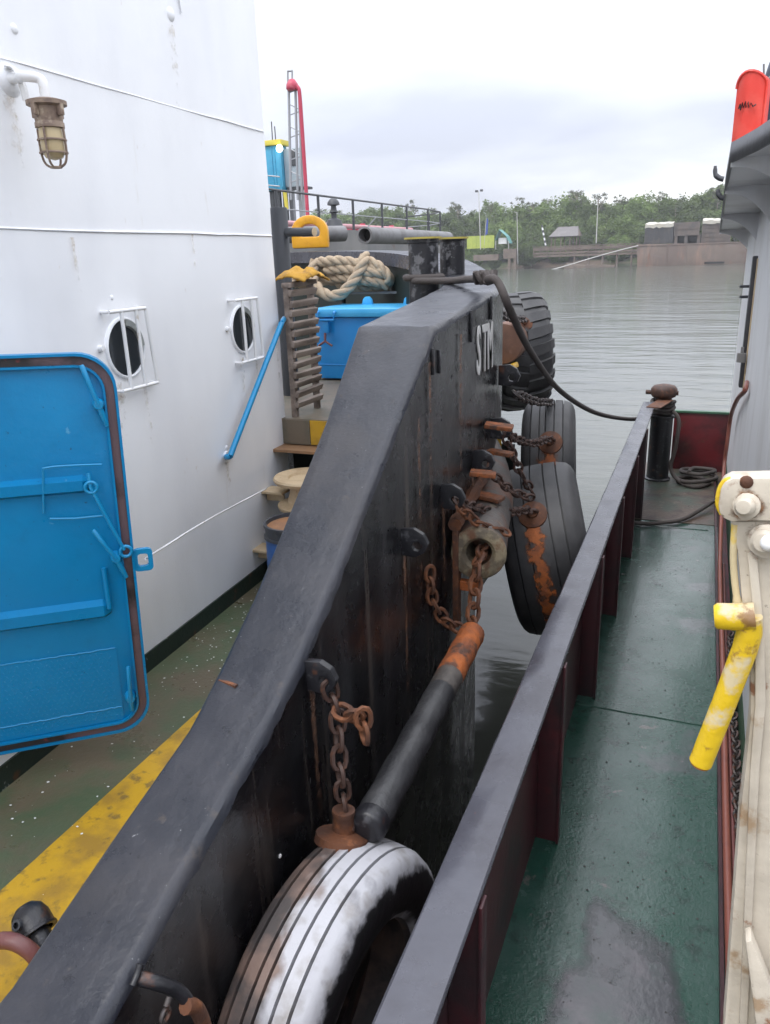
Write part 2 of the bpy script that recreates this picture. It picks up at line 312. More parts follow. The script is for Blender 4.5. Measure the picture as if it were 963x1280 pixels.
def water_material():
    m = bpy.data.materials.new('river_water'); m.use_nodes = True; nt = m.node_tree; N = nt.nodes; L = nt.links; b = N['Principled BSDF']
    b.inputs['Base Color'].default_value = (.075, .08, .066, 1); b.inputs['Roughness'].default_value = .12; b.inputs['IOR'].default_value = 1.4
    tc = N.new('ShaderNodeTexCoord'); prev = None
    for sc, stt, dist in ((1.5, (.30, 1, 1), .032), (6, (.5, 1, 1), .005), (.3, (.4, 1, 1), .055)):
        mp = N.new('ShaderNodeMapping'); mp.inputs['Scale'].default_value = stt; mp.inputs['Rotation'].default_value = (0, 0, radians(-18)); L.new(tc.outputs['Object'], mp.inputs[0])
        n = N.new('ShaderNodeTexNoise'); n.inputs['Scale'].default_value = sc; n.inputs['Detail'].default_value = 3; n.inputs['Roughness'].default_value = .5; L.new(mp.outputs[0], n.inputs['Vector'])
        bp = N.new('ShaderNodeBump'); bp.inputs['Distance'].default_value = dist; bp.inputs['Strength'].default_value = 1; L.new(n.outputs[0], bp.inputs['Height'])
        if prev: L.new(prev, bp.inputs['Normal'])
        prev = bp.outputs[0]
    L.new(prev, b.inputs['Normal']); return m
m_water = water_material()
def ragged(m, scale, lo, hi, attr=True):
    nt = m.node_tree; N = nt.nodes; L = nt.links; out = N['Material Output']; b = N['Principled BSDF']; tc = N.new('ShaderNodeTexCoord'); n = N.new('ShaderNodeTexNoise'); n.inputs['Scale'].default_value = scale; n.inputs['Detail'].default_value = 7; n.inputs['Roughness'].default_value = .62
    L.new(tc.outputs['Object'], n.inputs['Vector']); at_ = N.new('ShaderNodeAttribute'); at_.attribute_name = 'cover'; ad = N.new('ShaderNodeMath'); L.new(n.outputs[0], ad.inputs[0]); L.new(at_.outputs['Fac'], ad.inputs[1])
    mr = N.new('ShaderNodeMapRange'); mr.inputs[1].default_value = lo; mr.inputs[2].default_value = hi; L.new(ad.outputs[0], mr.inputs[0]); tr = N.new('ShaderNodeBsdfTransparent'); mx = N.new('ShaderNodeMixShader')
    L.new(mr.outputs[0], mx.inputs[0]); L.new(tr.outputs[0], mx.inputs[1]); L.new(b.outputs[0], mx.inputs[2]); L.new(mx.outputs[0], out.inputs[0]); return m
def cover(me, f):
    a = me.attributes.new('cover', 'FLOAT', 'POINT')
    for i, v in enumerate(me.vertices): a.data[i].value = f(v.co)
m_stain = ragged(material('rust_stain_film', (.36, .10, .02), .7, layers=[((.16, .05, .02), 14, .42, .6, None, .9)], bump=.4, bscale=60), 16, .78, .92)

# ---------------------------------------------------------------- river and far bank
mb = MB(); mb.add([(-1200, -1200, 0), (1200, -1200, 0), (1200, 1200, 0), (-1200, 1200, 0)], [(0, 1, 2, 3)])
tag(mb.build('river_water', m_water), kind='structure')
mb = MB(); nx, rows = 120, [(-4, -.8), (0, -.05), (1.5, .35), (4, .9), (9, 1.6), (25, 2.0), (90, 2.2), (1000, 3)]
def bank_y(x): return 171+2.0*sin(x*.09)+1.1*sin(x*.23+1)+(0 if x > -30 else (-30-x)*-.03)
vs = []
for i in range(nx+1):
    x = -700+1000*i/nx if i not in (0, nx) else (-1190 if i == 0 else 1190)
    for k, (dy, z) in enumerate(rows): vs.append((x, bank_y(x)+dy+random.uniform(-.5, .5)*(0 < k < 5), z+random.uniform(-.12, .2)*(1 < k < 6)))
nr = len(rows)
mb.add(vs, [(i*nr+k, (i+1)*nr+k, (i+1)*nr+k+1, i*nr+k+1) for i in range(nx) for k in range(nr-1)])
tag(mb.build('river_bank', m_mud, smooth=50), kind='structure')

# ---------------------------------------------------------------- tug (black bulwark, white deckhouse)
tug = thing('tug_boat', 'black hulled tug with high sloping bulwark and white deckhouse, moored on the left', 'tug', V(-1.9, 3, 3.3))
TOP = [(-1.6, 1.70), (-.2, 1.62), (.5, 1.58), (.88, 1.523), (1.25, 1.385), (1.55, 1.285), (1.78, 1.19), (2.0, 1.065), (2.2, .935), (2.457, .762), (3.165, .285), (4.155, .195), (5, .15), (6, .095), (7, .03), (8, -.03), (9, -.08), (10, -.11), (14, -.12)]
OUT = [(-1.05, -1.6), (-1.05, 4.1), (-1.09, 4.5), (-1.22, 5.0), (-1.56, 5.9), (-2.0, 6.9), (-2.6, 7.9), (-3.4, 8.8), (-4.4, 9.45), (-5.6, 9.75), (-7.2, 9.8)]
path = []
ys = sorted(set([-1.6+.13*i for i in range(12)]+[-.04+.04*i for i in range(78)]+[3.165, 3.12, 3.21]+[3.3+.1*i for i in range(7)]))
path = [(Vector((-1.05, y, 0))) for y in ys if y < 3.9]+[p for p in spline([(x, y, 0) for x, y in OUT[1:]], 6)]
def top_d(p, s): return interp(TOP, p.y if s < 5 else max(p.y, 5))
def loft(sections, closed=False):
    m = MB(); k = len(sections[0]); m.add([v for s in sections for v in s], [(i*k+j, (i+1)*k+j, (i+1)*k+j+1, i*k+j+1) for i in range(len(sections)-1) for j in range(k-1)]); return m
s_out, s_cap, s_in = [], [], []
inner_line = []
for i, p in enumerate(path):
    t = (path[min(i+1, len(path)-1)]-path[max(i-1, 0)]).normalized(); nrm = Vector((-t.y, t.x, 0))   # inboard
    z = H-interp(TOP, p.y)
    j = lambda a=.0022: random.uniform(-a, a)
    R, r = .035, .018; wd = interp([(-2, .27), (.85, .265), (1.26, .248), (1.57, .238), (1.8, .258), (2.05, .268), (2.3, .281), (2.5, .291), (2.7, .305), (3.165, .36), (20, .36)], p.y)
    def pt(o, zz): q = p+nrm*o; return Vector((q.x, q.y, zz))
    fl = min(.8, max(0, (p.y-3.35)*.13))             # the bow flares: narrower low down
    s_out.append([pt(fl, -.7), pt(fl+j(), .5), pt(fl+j(.003), 1.3), pt(fl+j(.003), min(1.98, z-.25)), pt(fl*.25+j(.003), min(2.15, z-.15)), pt(j(.003), min(2.35, z-.08)), pt(0+j(.0015), z-R+random.choice((random.uniform(-.014, .012), random.uniform(-.004, .004))))])
    cap = [s_out[-1][-1]]+[pt(R-R*cos(a)+j(.0012), z-R+R*sin(a)+j(.0012)) for a in (.4, .8, 1.2)]+[pt(R+j(), z+j()), pt(R+.03, z-.0025), pt(R+.045, z-.0005+j(.001))]+[pt(R+.045+(wd-r-R-.045)*k/6, z+j()) for k in range(1, 7)]+[pt(wd-r+r*sin(a), z-r+r*cos(a)) for a in (.5, 1.0, 1.57)]
    s_cap.append(cap); s_in.append([cap[-1], pt(wd, z-.3), pt(wd, H-2.36)]); inner_line.append(pt(wd, 0))
loft(s_out).build('hull_plate', m_hull, tug, smooth=35)
loft(s_cap).build('bulwark_cap', m_cap, tug, smooth=28)
loft(s_in).build('inner_bulwark_plate', m_inner, tug, smooth=35)
mb = MB(); mb.box((-2.7, 2.2, H-2.35), (2.62, 7.7, .1)); mb.build('main_deck', m_deckl, tug)
mb = MB(); mb.box((-1.875, .95, H-2.294), (.94, 5.2, .012)); mb.build('yellow_deck_stripe', m_yellow, tug)
# deckhouse wall: X shifts slightly with Y
def wx(y): return -2.78-.042*y
mb = MB(); k = 46; secs = []
for i in range(k+1):
    y = -1.6+6.86*i/k
    secs.append([Vector((wx(y)+random.uniform(-.0015, .0015), y, H-2.3+.10))]+[Vector((wx(y)+.007*noise.noise((y*1.1, q*.55, 0)), y, H-2.2+5.2*q/22)) for q in range(1, 23)])
e0 = [Vector((v.x-.05, v.y+.03, v.z)) for v in secs[-1]]; e1 = [Vector((-7.5, v.y, v.z)) for v in e0]
loft(secs+[e0, e1]).build('deckhouse_wall', m_white, tug, smooth=50)
mb = MB(); mb.hexa([(wx(-1.6)-.02, -1.6, H-2.32), (wx(5.2)-.02, 5.2, H-2.32), (wx(5.2)+.03, 5.2, H-2.32), (wx(-1.6)+.03, -1.6, H-2.32)], [(wx(-1.6)-.02, -1.6, H-2.195), (wx(5.2)-.02, 5.2, H-2.195), (wx(5.2)+.012, 5.2, H-2.195), (wx(-1.6)+.012, -1.6, H-2.195)])
mb.build('wall_foot_coaming', material('dark_green_foot', (.012, .022, .016), .45, layers=[((.35, .36, .34), 16, .66, .70, (1, 1, .5), .7), (RUST, 9, .6, .7, None, .5)], bump=.3), tug)
for zz, r_ in ((.175, .006), (.865, .004)):
    MB().tube([(wx(y)+.002, y, H+zz+random.uniform(-.003, .003)) for y in [-1+.25*i for i in range(26)]], r_, 6).build('weld_seam', m_white, tug, smooth=60)
# raised foredeck
dk = [Vector((-7.4, 5.2, 0))]+[Vector((v.x-.002, v.y, 0)) for v in inner_line if v.y > 5.2]
dk = [Vector((v.x, v.y, 0)) for v in dk]
first = next(v for v in dk[1:]); dk.insert(1, Vector((first.x+.1, 5.2, 0)))
mb = MB(); mb.prism([(v.x, v.y) for v in dk], Matrix.Translation((0, 0, H-1.37)), .2); mb.build('raised_foredeck', m_deckup, tug)
mb = MB(); mb.box((-2.0, 5.192, H-1.27), (1.5, .012, .19)); mb.build('yellow_step_edge', m_yellow, tug)
rc = at(628, 430, Y=7.3)
rd = MB().lathe([(0, .0), (.15, .0), (.185, -.008), (.195, -.03), (.195, -.9)], 28, fr4(rc, (.12, -1, .05))).build('bow_roller', m_rustdisc, tug, smooth=40)
MB().lathe([(0, .012), (.03, .010), (.04, 0)], 14, fr4(rc+Vector((-.05, -.005, .0)), (.12, -1, .05))).build('roller_hub', m_black, rd, smooth=40)
MB().box(at(630, 462, Y=7.2), (.25, .2, .05), Matrix.Rotation(-.35, 3, 'Y')).build('roller_bracket', m_yellow, tug, bevel=.01)
mb = MB(); mb.box((-2.86, 5.192, H-1.27), (.21, .012, .19)); mb.build('brown_step_edge', m_deckup, tug)
mb = MB(); mb.box((-2.2, 5.12, H-1.385), (1.72, .2, .02)); mb.build('step_lip', material('brown_lip', (.25, .14, .07), .6, bump=.3), tug)
mb = MB(); mb.box((-2.2, 5.62, H-1.85), (1.9, .03, .95)); mb.build('step_bulkhead', m_inner, tug)
# shelf rail and bow lockers under the rim
mb = MB(); mb.box((-3.9, 8.05, H-.36), (1.9, .3, .025)); mb.build('rope_shelf', m_farhull, tug)
for x in (-4.75, -3.75, -3.05): MB().tube([(x, 8.05, H-1.2), (x, 8.05, H-.36)], .03, 8).build('shelf_post', m_black, tug)
MB().tube([(-3.33, 8.2, H-.35), (-3.33, 8.2, H+.0)], .012, 8).build('rim_stay', m_black, tug)
# ports with guard bars
def port(y, d, name):
    x = wx(y); c = Vector((x, y, H-d)); t = Vector((-.042, 1, 0)).normalized(); n = Vector((1, .042, 0)).normalized()
    M = fr4(c, n, t)
    f = MB().lathe([(.150, -.03), (.150, .014), (.155, .018), (.164, .014), (.166, -.005)], 32, M).build('porthole', m_white, tug, smooth=40)
    MB().lathe([(0, .006), (.150, .006)], 32, M).build('port_glass', m_glass, f)
    MB().lathe([(.112, .007), (.149, .0075), (.149, .02), (.118, .02)], 32, M, arc=1.5).build('port_reveal', m_glassl, f, smooth=40)
    g = lambda a, b, o=.05: c+t*a+Vector((0, 0, b))+n*o
    for a, b in (((-.155, .2), (.155, .2)), ((-.13, -.215), (.185, -.215)), ((-.055, .2), (-.055, -.215)), ((.07, .2), (.07, -.215)), ((.155, .2), (.185, -.215))):
        MB().tube([g(*a), g(*b)], .0105, 8).build('guard_bar', m_white2, f, smooth=50)
    for a, b in ((-.155, .2), (.155, .2), (-.13, -.215), (.185, -.215)):
        MB().tube([g(a, b, -.01), g(a, b, .052)], .009, 8).build('guard_foot', m_white2, f, smooth=50)
    for a in (-.205, ): MB().lathe([(0, .03), (.016, .026), (.018, 0)], 10, fr4(g(a, .02, 0), n)).build('port_dog', m_white2, f, smooth=60)
port(3.43, .424, 'a'); port(4.71, .443, 'b')
# sloping blue handrail
def W3(px, py, o): 
    r = ROT @ Vector((px-CX, -(py-CY), -FPX)); t = (-2.78+o)/(r.x+.042*r.y); return Vector((r.x*t, r.y*t, r.z*t+H))
a, b = W3(288, 570, .09), W3(352, 404, .09)
dr = (b-a).normalized()
hr = MB().tube(spline([W3(283, 571, .0), W3(284, 571, .06), a, a+dr*.06, (a+b)/2, b-dr*.05, b, W3(355, 399, .05), W3(356, 398, 0)], 4), .02, 10).build('handrail', m_blue2, tug, smooth=50)
MB().lathe([(0, .02), (.04, .018), (.045, 0)], 14, fr4(W3(283, 571, 0), (1, 0, 0))).build('rail_base', m_white2, hr, smooth=50)
# wall tabs (step brackets)
for px, py in ((322, 684), (333, 612)):
    p = W3(px, py, 0); mb = MB(); mb.box(p+Vector((.09, 0, 0)), (.18, .16, .02)); mb.box(p+Vector((.08, 0, -.045)), (.15, .02, .07)); mb.build('step_bracket', m_creamv, tug, bevel=.004)
# lumps of old fittings painted over on the wall
for px, py, r_ in ((213, 18, .035), (18, 36, .02), (12, 100, .06), (283, 560, .02), (225, 350, .01), (140, 372, .012)):
    p = W3(px, py, 0); mb = MB(); mb.lathe([(0, r_*.5), (r_*.5, r_*.45), (r_*.9, r_*.25), (r_*1.2, -.004)], 14, fr4(p, (1, 0, 0))); mb.build('painted_over_fitting', m_white, tug, smooth=60)
p = W3(213, 15, .004)
MB().tube([p+Vector((0, .13*cos(a)-.02, .16*sin(a)+.02)) for a in [.0, .4, .8, 1.2, 1.6, 2.0, 2.4]], .006, 6).build('painted_over_fitting', m_white, tug, smooth=60)
# stains running down the wall and the hull
m_weep = ragged(material('wall_rust_weep', (.50, .40, .28), .5), 20, .70, 1.15)
m_hweep = ragged(material('hull_rust_weep', (.15, .075, .045), .55), 22, .62, .95)
def weep(p, along, nrm, ln, wd, m, nm):
    mb = MB(); vs = []
    for i in range(9):
        k_ = wd*(1-.5*i/8)
        for q in (-1, -.4, .4, 1): vs.append(p+along*(k_*q)+nrm*.0025+Vector((0, 0, -ln*i/8)))
    mb.add(vs, [(i*4+j, i*4+j+1, i*4+5+j, i*4+4+j) for i in range(8) for j in range(3)]); me = mb.mesh(nm, m); a_ = me.attributes.new('cover', 'FLOAT', 'POINT')
    for v in me.vertices:
        f = (p.z-v.co.z)/ln; a_.data[v.index].value = (.45 if m is m_hweep else .38)*(1-f)*max(0, 1-abs((v.co-p).dot(along))/wd)+.05
    link(nm, me, tug)
WT, WN = Vector((-.042, 1, 0)).normalized(), Vector((1, .042, 0)).normalized()
for px, py, ln, wd in ((147, 478, .45, .06), (180, 478, .5, .03), (302, 447, .4, .04), (320, 448, .5, .02), (284, 578, .4, .03), (12, 120, .5, .05), (213, 30, .5, .05), (345, 420, .5, .02), (90, 296, .35, .02), (240, 293, .4, .015)):
    weep(W3(px, py, .010), WT, WN, ln, wd, m_weep, 'rust_weep')
for y, d, ln, wd in ((2.70, 1.13, .9, .022), (3.22, 1.10, .6, .03), (3.72, 1.05, .7, .035), (1.86, 1.27, .7, .02), (3.05, .42, .8, .02), (3.5, .35, .9, .03), (2.9, .62, .9, .02)):
    weep(V(-1.043, y, d), Vector((0, 1, 0)), Vector((1, 0, 0)), ln, wd, m_hweep, 'rust_weep')
# wall lamp on a bent conduit
lp = at(58, 128, X=-2.66); ar = W3(8, 100, 0)
la = MB().tube(spline([ar, ar+Vector((.07, .0, 0)), Vector((lp.x-.08, lp.y-.03, ar.z-.015)), Vector((lp.x-.01, lp.y, ar.z-.03)), lp+Vector((0, 0, .01))], 6), .021, 12).build('wall_lamp', m_white2, tug, smooth=50)
T = Matrix.Translation(lp)
MB().lathe([(0, .012), (.055, .012), (.082, .004), (.082, -.012), (.062, -.02), (.056, -.075), (.06, -.08), (.06, -.098), (.05, -.10)], 20, T).build('lamp_housing', m_lampmetal, la, smooth=40)
for a in (0, 1.57, 3.14, 4.71):
    MB().box(lp+Vector((.07*cos(a), .07*sin(a), -.03)), (.022, .022, .05)).build('clamp_lug', m_lampmetal, la, bevel=.004)
MB().lathe([(.048, -.10), (.05, -.14), (.047, -.19), (.035, -.215), (0, -.225)], 18, T).build('lamp_globe', m_lampglass, la, smooth=50)
for a in (.3, 1.87, 3.44, 5.0):
    q = Vector((cos(a), sin(a), 0)); MB().tube(spline([lp+q*.057+Vector((0, 0, -.10)), lp+q*.057+Vector((0, 0, -.19)), lp+q*.045+Vector((0, 0, -.235)), lp+q*.02+Vector((0, 0, -.252))], 4), .005, 6).build('cage_bar', m_lampmetal, la, smooth=60)
for zz, rr in ((-.145, .057), (-.195, .056), (-.252, .022)): MB().tube([lp+Vector((rr*cos(a), rr*sin(a), zz)) for a in [2*pi*i/18 for i in range(18)]], .0045, 6, closed=True).build('cage_ring', m_lampmetal, la, smooth=60)
for i in range(5):
    q = ar+Vector((.075, random.uniform(-.02, .03), .0)); MB().tube(spline([ar+Vector((.02, random.uniform(-.03, .03), .05)), q+Vector((0, 0, random.uniform(0, .03))), q+Vector((.01, .015, -.09))], 5), .006, 6).build('cable_tie', m_white2, la, smooth=60)
# blue weathertight door, standing open
hx = -2.285; DW, DH, A = .82, 1.775, radians(48)
DT = Vector((sin(A), cos(A), 0)); DN = Vector((cos(A), -sin(A), 0))            # along the leaf, and out of its face
DC = Vector((hx, 2.555, H-1.2065))-DT*(DW/2)
MD = Matrix.Translation(DC) @ Matrix((DT, Vector((0, 0, 1)), DN)).transposed().to_4x4() @ Matrix.Rotation(radians(-2.1), 4, 'Z')     # the leaf sags on its hinges; local: x along leaf, y up, z out
door = MB().prism(rrect(DW, DH, .15, 8), MD @ Matrix.Translation((0, 0, -.05)), .052).build('door', m_blue, tug, bevel=.006)
def ring(w1, h1, r1, w2, h2, r2, z0, z1):
    o = rrect(w1, h1, r1, 8); i = rrect(w2, h2, r2, 8); k = len(o); m = MB()
    vs = [MD @ Vector((x, y, z0)) for x, y in o]+[MD @ Vector((x, y, z1)) for x, y in o]+[MD @ Vector((x, y, z1)) for x, y in i]+[MD @ Vector((x, y, z0)) for x, y in i]
    return m.add(vs, [(a*k+j, a*k+(j+1) % k, ((a+1) % 4)*k+(j+1) % k, ((a+1) % 4)*k+j) for a in range(4) for j in range(k)])
ring(DW, DH, .15, DW-.022, DH-.022, .142, .003, .022).build('door_flange', m_blue, door, smooth=40)
ring(DW-.024, DH-.024, .14, DW-.092, DH-.092, .11, .003, .012).build('door_gasket', m_gasket, door, smooth=40)
ring(DW-.094, DH-.094, .108, DW-.112, DH-.112, .10, .003, .024).build('gasket_retainer', m_blue, door, smooth=40)
def dpt(x, y, z): return MD @ Vector((x, y, z))
_MI = MD.inverted()
def dl(px, py):
    r_ = ROT @ Vector((px-CX, -(py-CY), -FPX)); t_ = (DC-Vector((0, 0, H))).dot(DN)/r_.dot(DN); q_ = _MI @ Vector((r_.x*t_, r_.y*t_, r_.z*t_+H)); return q_.x, q_.y
def dp(px, py, z): return dpt(*dl(px, py), z)
def bar(x0, x1, y, hgt, nm):
    mb = MB(); sec = [(-hgt/2, .002), (-hgt*.28, .035), (hgt*.28, .035), (hgt/2, .002)]
    mb.add([dpt(x, y+q, z) for x in (x0, x1-.03) for q, z in sec]+[dpt(x1, y+q*.6, .004 if abs(q) > hgt*.3 else .012) for q, z in sec], [(0, 1, 5, 4), (1, 2, 6, 5), (2, 3, 7, 6), (4, 5, 9, 8), (5, 6, 10, 9), (6, 7, 11, 10), (0, 3, 2, 1), (8, 9, 10, 11)])
    mb.build(nm, m_blue, door, smooth=25)
bx, by = dl(110, 604); bar(-.34, bx+.01, by, .078, 'stiffener_bar'); bx2, by2 = dl(136, 759); bar(-.34, bx2+.01, by2, .09, 'stiffener_bar')
kx, ky = dl(165, 806); kh = ky+DH/2-.06
mb = MB(); mb.box((-.04, 0, 0), (.66, kh, .004)); mb.v = [dpt(v.x, v.y+ky-kh/2, v.z+.004) for v in mb.v]; mb.build('kick_plate', m_blue, door)
n_ = 0; lz = MB()
for i in range(24):
    for j in range(16):
        x, y = -.27+.0235*i+(.012 if j % 2 else 0), ky-.02-(kh-.05)*j/15
        if x > .27: continue
        M3 = MD @ Matrix.Translation((x, y, .006)) @ Matrix.Rotation(radians(45 if (i+j) % 2 else -45), 4, 'Z')
        lz.add([M3 @ Vector(v) for v in ((-.009, 0, 0), (0, -.003, 0), (.009, 0, 0), (0, .003, 0), (0, 0, .0022))], [(0, 1, 4), (1, 2, 4), (2, 3, 4), (3, 0, 4)])
tag(lz.build('tread_bumps', m_blue, door), kind='stuff')
for yy in (ky, ky-kh+.07): MB().tube([dpt(-.29+.0155*i, yy+random.uniform(-.003, .003), .006) for i in range(38)], .0035, 6).build('kick_plate_weld', m_blue2, door, smooth=60)
def dog(hub, tip, wedge):
    (x, y), t_, w_ = dl(*hub), dl(*tip), dl(*wedge)
    MB().lathe([(0, .052), (.018, .05), (.023, .04), (.025, .0)], 14, MD @ Matrix.Translation((x, y, 0))).build('dog_hub', m_blue2, door, smooth=40)
    MB().tube([dpt(x, y, .045), dpt((x+t_[0])/2, (y+t_[1])/2, .055), dpt(t_[0], t_[1], .048), dpt(t_[0]+(t_[0]-x)*.05, t_[1]+(t_[1]-y)*.05, .047)], [.010, .009, .011, .008], 10).build('dog_lever', m_blue2, door, smooth=50)
    MB().tube([dpt(x, y, .04), dpt((x+w_[0])/2, (y+w_[1])/2, .032), dpt(w_[0], w_[1], .026)], [.011, .013, .009], 10).build('dog_wedge', m_blue2, door, smooth=50)
dog((123, 504), (103, 457), (134, 531)); dog((145, 694), (118, 660), (158, 719)); dog((163, 868), (160, 829), (165, 884))
MB().tube(spline([dp(55, 640, .02), dp(55, 590, .04), dp(58, 582, .044), dp(90, 579, .045), dp(127, 578, .04)], 3), .005, 6).build('dog_link_rod', m_blue2, door, smooth=50)
MB().tube([dp(63, 646, .03), dp(95, 645, .035), dp(129, 642, .03)], .005, 6).build('dog_link_rod', m_blue2, door, smooth=50)
MB().tube([dp(111, 588, .05), dp(113, 604, .06), dp(138, 652, .05), dp(155, 683, .045)], .008, 8).build('dog_link_rod', m_blue2, door, smooth=50)
for (px, py, zz) in ((114, 605, .06), (157, 685, .045)):
    ex, ey = dl(px, py); MB().tube([dpt(ex+.024*cos(a), ey+.024*sin(a), zz) for a in [2*pi*i/16 for i in range(16)]], .0075, 8, closed=True).build('eye_ring', m_blue2, door, smooth=60)
MB().tube([dp(130, 707, .028), dp(133, 730, .032), dp(137, 757, .03)], .012, 8).build('stiffener_leg', m_blue, door, smooth=50)
mb = MB(); o = rrect(.085, .105, .02, 3); i_ = rrect(.045, .06, .012, 3); k = len(o); hx_, hy_ = dl(179, 699); M2 = MD @ Matrix.Translation((hx_, hy_, 0))
mb.add([M2 @ Vector((x, y, z)) for (pl, z) in ((o, -.01), (o, .012), (i_, .012), (i_, -.01)) for x, y in pl], [(a*k+j, a*k+(j+1) % k, ((a+1) % 4)*k+(j+1) % k, ((a+1) % 4)*k+j) for a in range(4) for j in range(k)])
mb.build('hasp', m_blue2, door, smooth=40)
# bitts on the forecastle edge
bt = MB().lathe([(.098, -.6), (.098, .235), (.104, .24), (.104, .262)], 28, Matrix.Translation(V(-1.745, 5.02, .16))).build('bitt', m_bitt, tug, smooth=40)
MB().lathe([(0, .274), (.125, .274), (.125, .2625), (.10, .2625)], 28, Matrix.Translation(V(-1.745, 5.02, .16))).build('bitt_top', m_ytop, bt, smooth=40)
bt = MB().lathe([(.085, -.6), (.085, .235), (.09, .24), (.09, .25)], 28, Matrix.Translation(V(-1.64, 5.32, .15))).build('bitt', m_bitt, tug, smooth=40)
MB().lathe([(0, .262), (.11, .262), (.11, .2505), (.09, .2505)], 28, Matrix.Translation(V(-1.64, 5.32, .15))).build('bitt_top', m_ytop, bt, smooth=40)
# cross bollard by the deckhouse corner
pb = at(351, 300, Y=6.2)
po = MB().lathe([(.075, -1.6), (.075, .19), (.07, .2), (0, .2)], 20, Matrix.Translation((pb.x, pb.y, pb.z+.06))).build('cross_bollard', m_farrail, tug, smooth=40)
e_ = at(393, 290, Y=6.15); MB().tube([(pb.x, pb.y, e_.z+.012), e_], .037, 14).build('cross_bar', m_farrail, po, smooth=50)
MB().lathe([(0, .006), (.036, .004), (.036, 0)], 14, fr4(e_, Vector(e_)-Vector((pb.x, pb.y, e_.z)))).build('bar_end', m_creamv, po, smooth=40)
# yellow chock on the rim
c = at(388, 291, Y=9.5)
out_ = [(-.29, -.23), (.29, -.23), (.29, .02)]+[(.29*cos(a), .02+.24*sin(a)) for a in [pi*i/10 for i in range(1, 10)]]+[(-.29, .02)]
inn = [(-.15, -.06), (.15, -.06), (.16, .0)]+[(.16*cos(a), .0+.13*sin(a)) for a in [pi*i/10 for i in range(1, 10)]]+[(-.16, .0)]
k = len(out_); mb = MB(); M = fr4(c, (.35, -1, 0), (1, .35, 0)) @ Matrix.Scale(.82, 4)
mb.add([M @ Vector((x, y, z)) for pl, z in ((out_, -.1), (out_, .1), (inn, .1), (inn, -.1)) for x, y in pl], [(a*k+j, a*k+(j+1) % k, ((a+1) % 4)*k+(j+1) % k, ((a+1) % 4)*k+j) for a in range(4) for j in range(k)])
mb.build('mooring_chock', m_chock, tug, bevel=.03)
# bow rubber fenders outside the rim
for a_, b_ in ((at(456, 294, Y=10.5), at(560, 298, Y=14.5)), (at(352, 294, Y=10.5), at(430, 292, Y=11.4))):
    m_ = MB().tube([a_, (a_+b_)/2, b_], .115, 20, caps=False).build('bow_fender', m_greyrub, tug, smooth=50)
    MB().lathe([(.116, -.01), (.116, .004), (.09, .008), (.085, -.2), (0, -.2)], 20, fr4(a_, a_-b_)).build('fender_end', m_greyrub, m_, smooth=40)
    MB().lathe([(0, -.18), (.084, -.18)], 16, fr4(a_, a_-b_)).build('fender_bore', m_void, m_)
    MB().lathe([(0, 0), (.116, 0)], 16, fr4(b_, b_-a_)).build('fender_end', m_greyrub, m_)
il = [v for v in inner_line if v.y > 6.2]; mb = MB(); vs = []
for v in il:
    zt_ = H-interp(TOP, v.y+.2)-.001; q = Vector((-.3, -.9, 0)).normalized()*.05
    vs += [Vector((v.x, v.y, zt_)), Vector((v.x, v.y, zt_))+q, Vector((v.x, v.y, zt_-.13))+q, Vector((v.x, v.y, zt_-.13))]
mb.add(vs, [(i*4+j, i*4+4+j, i*4+4+(j+1) % 4, i*4+(j+1) % 4) for i in range(len(il)-1) for j in range(4)]); mb.build('rim_band', m_gcap, tug, smooth=35)
# padeyes on the side
def padeye(y, d, sc=1.0, mt=None):
    M = fr4(V(-1.05, y, d), (0, -1, 0), (1, 0, 0))      # x outboard, y up, plate thickness along -Y
    pl = [(-.01, -.055), (.06, -.06), (.10, -.035), (.115, .0), (.095, .04), (.055, .062), (-.01, .055)]
    o = [(x*sc, y_*sc) for x, y_ in pl]; hole = [((.066+.021*cos(a))*sc, (-.012+.021*sin(a))*sc) for a in [2*pi*i/7-2.2 for i in range(7)]]
    k = 7; mb = MB(); mb.add([M @ Vector((x, y_, z)) for pl_, z in ((o, -.012), (o, .012), (hole, .012), (hole, -.012)) for x, y_ in pl_], [(a*k+j, a*k+(j+1) % k, ((a+1) % 4)*k+(j+1) % k, ((a+1) % 4)*k+j) for a in range(4) for j in range(k)])
    mb.build('padeye', mt or m_black, tug, bevel=.003)
    return M @ Vector((.066*sc, -.02*sc, 0))
EYE = [padeye(1.86, 1.225, .9), padeye(2.70, 1.085, 1.0), padeye(3.22, 1.05), padeye(3.76, 1.02), padeye(.98, 1.95, .9), padeye(4.15, .93), padeye(4.32, .66)]
# small welded plates and scuff strips
for px, py, hgt in ((540, 452, .11), (548, 452, .10), (588, 408, .15), (613, 385, .12)):
    p = at(px, py, X=-1.05); mb = MB(); mb.box((p.x+.006, p.y, p.z), (.012, .02, hgt)); mb.build('welded_strip', m_black, tug, bevel=.003)
for px, py in ((565, 470), (552, 525), (588, 500), (520, 640), (350, 1070)):
    p = at(px, py, X=-1.05); mb = MB(); mb.lathe([(0, .004), (.005, .004), (.009, -.002)], 7, fr4(p, (1, 0, 0))); mb.build('weld_spatter', m_letter if py > 1000 else m_black, tug, smooth=60)
p = at(305, 855, D=1.30); mb = MB(); mb.box(V(-1.25, 1.72, 1.218), (.07, .012, .012), Matrix.Rotation(-.2, 3, 'Z')); mb.build('cap_weld', m_rust, tug)
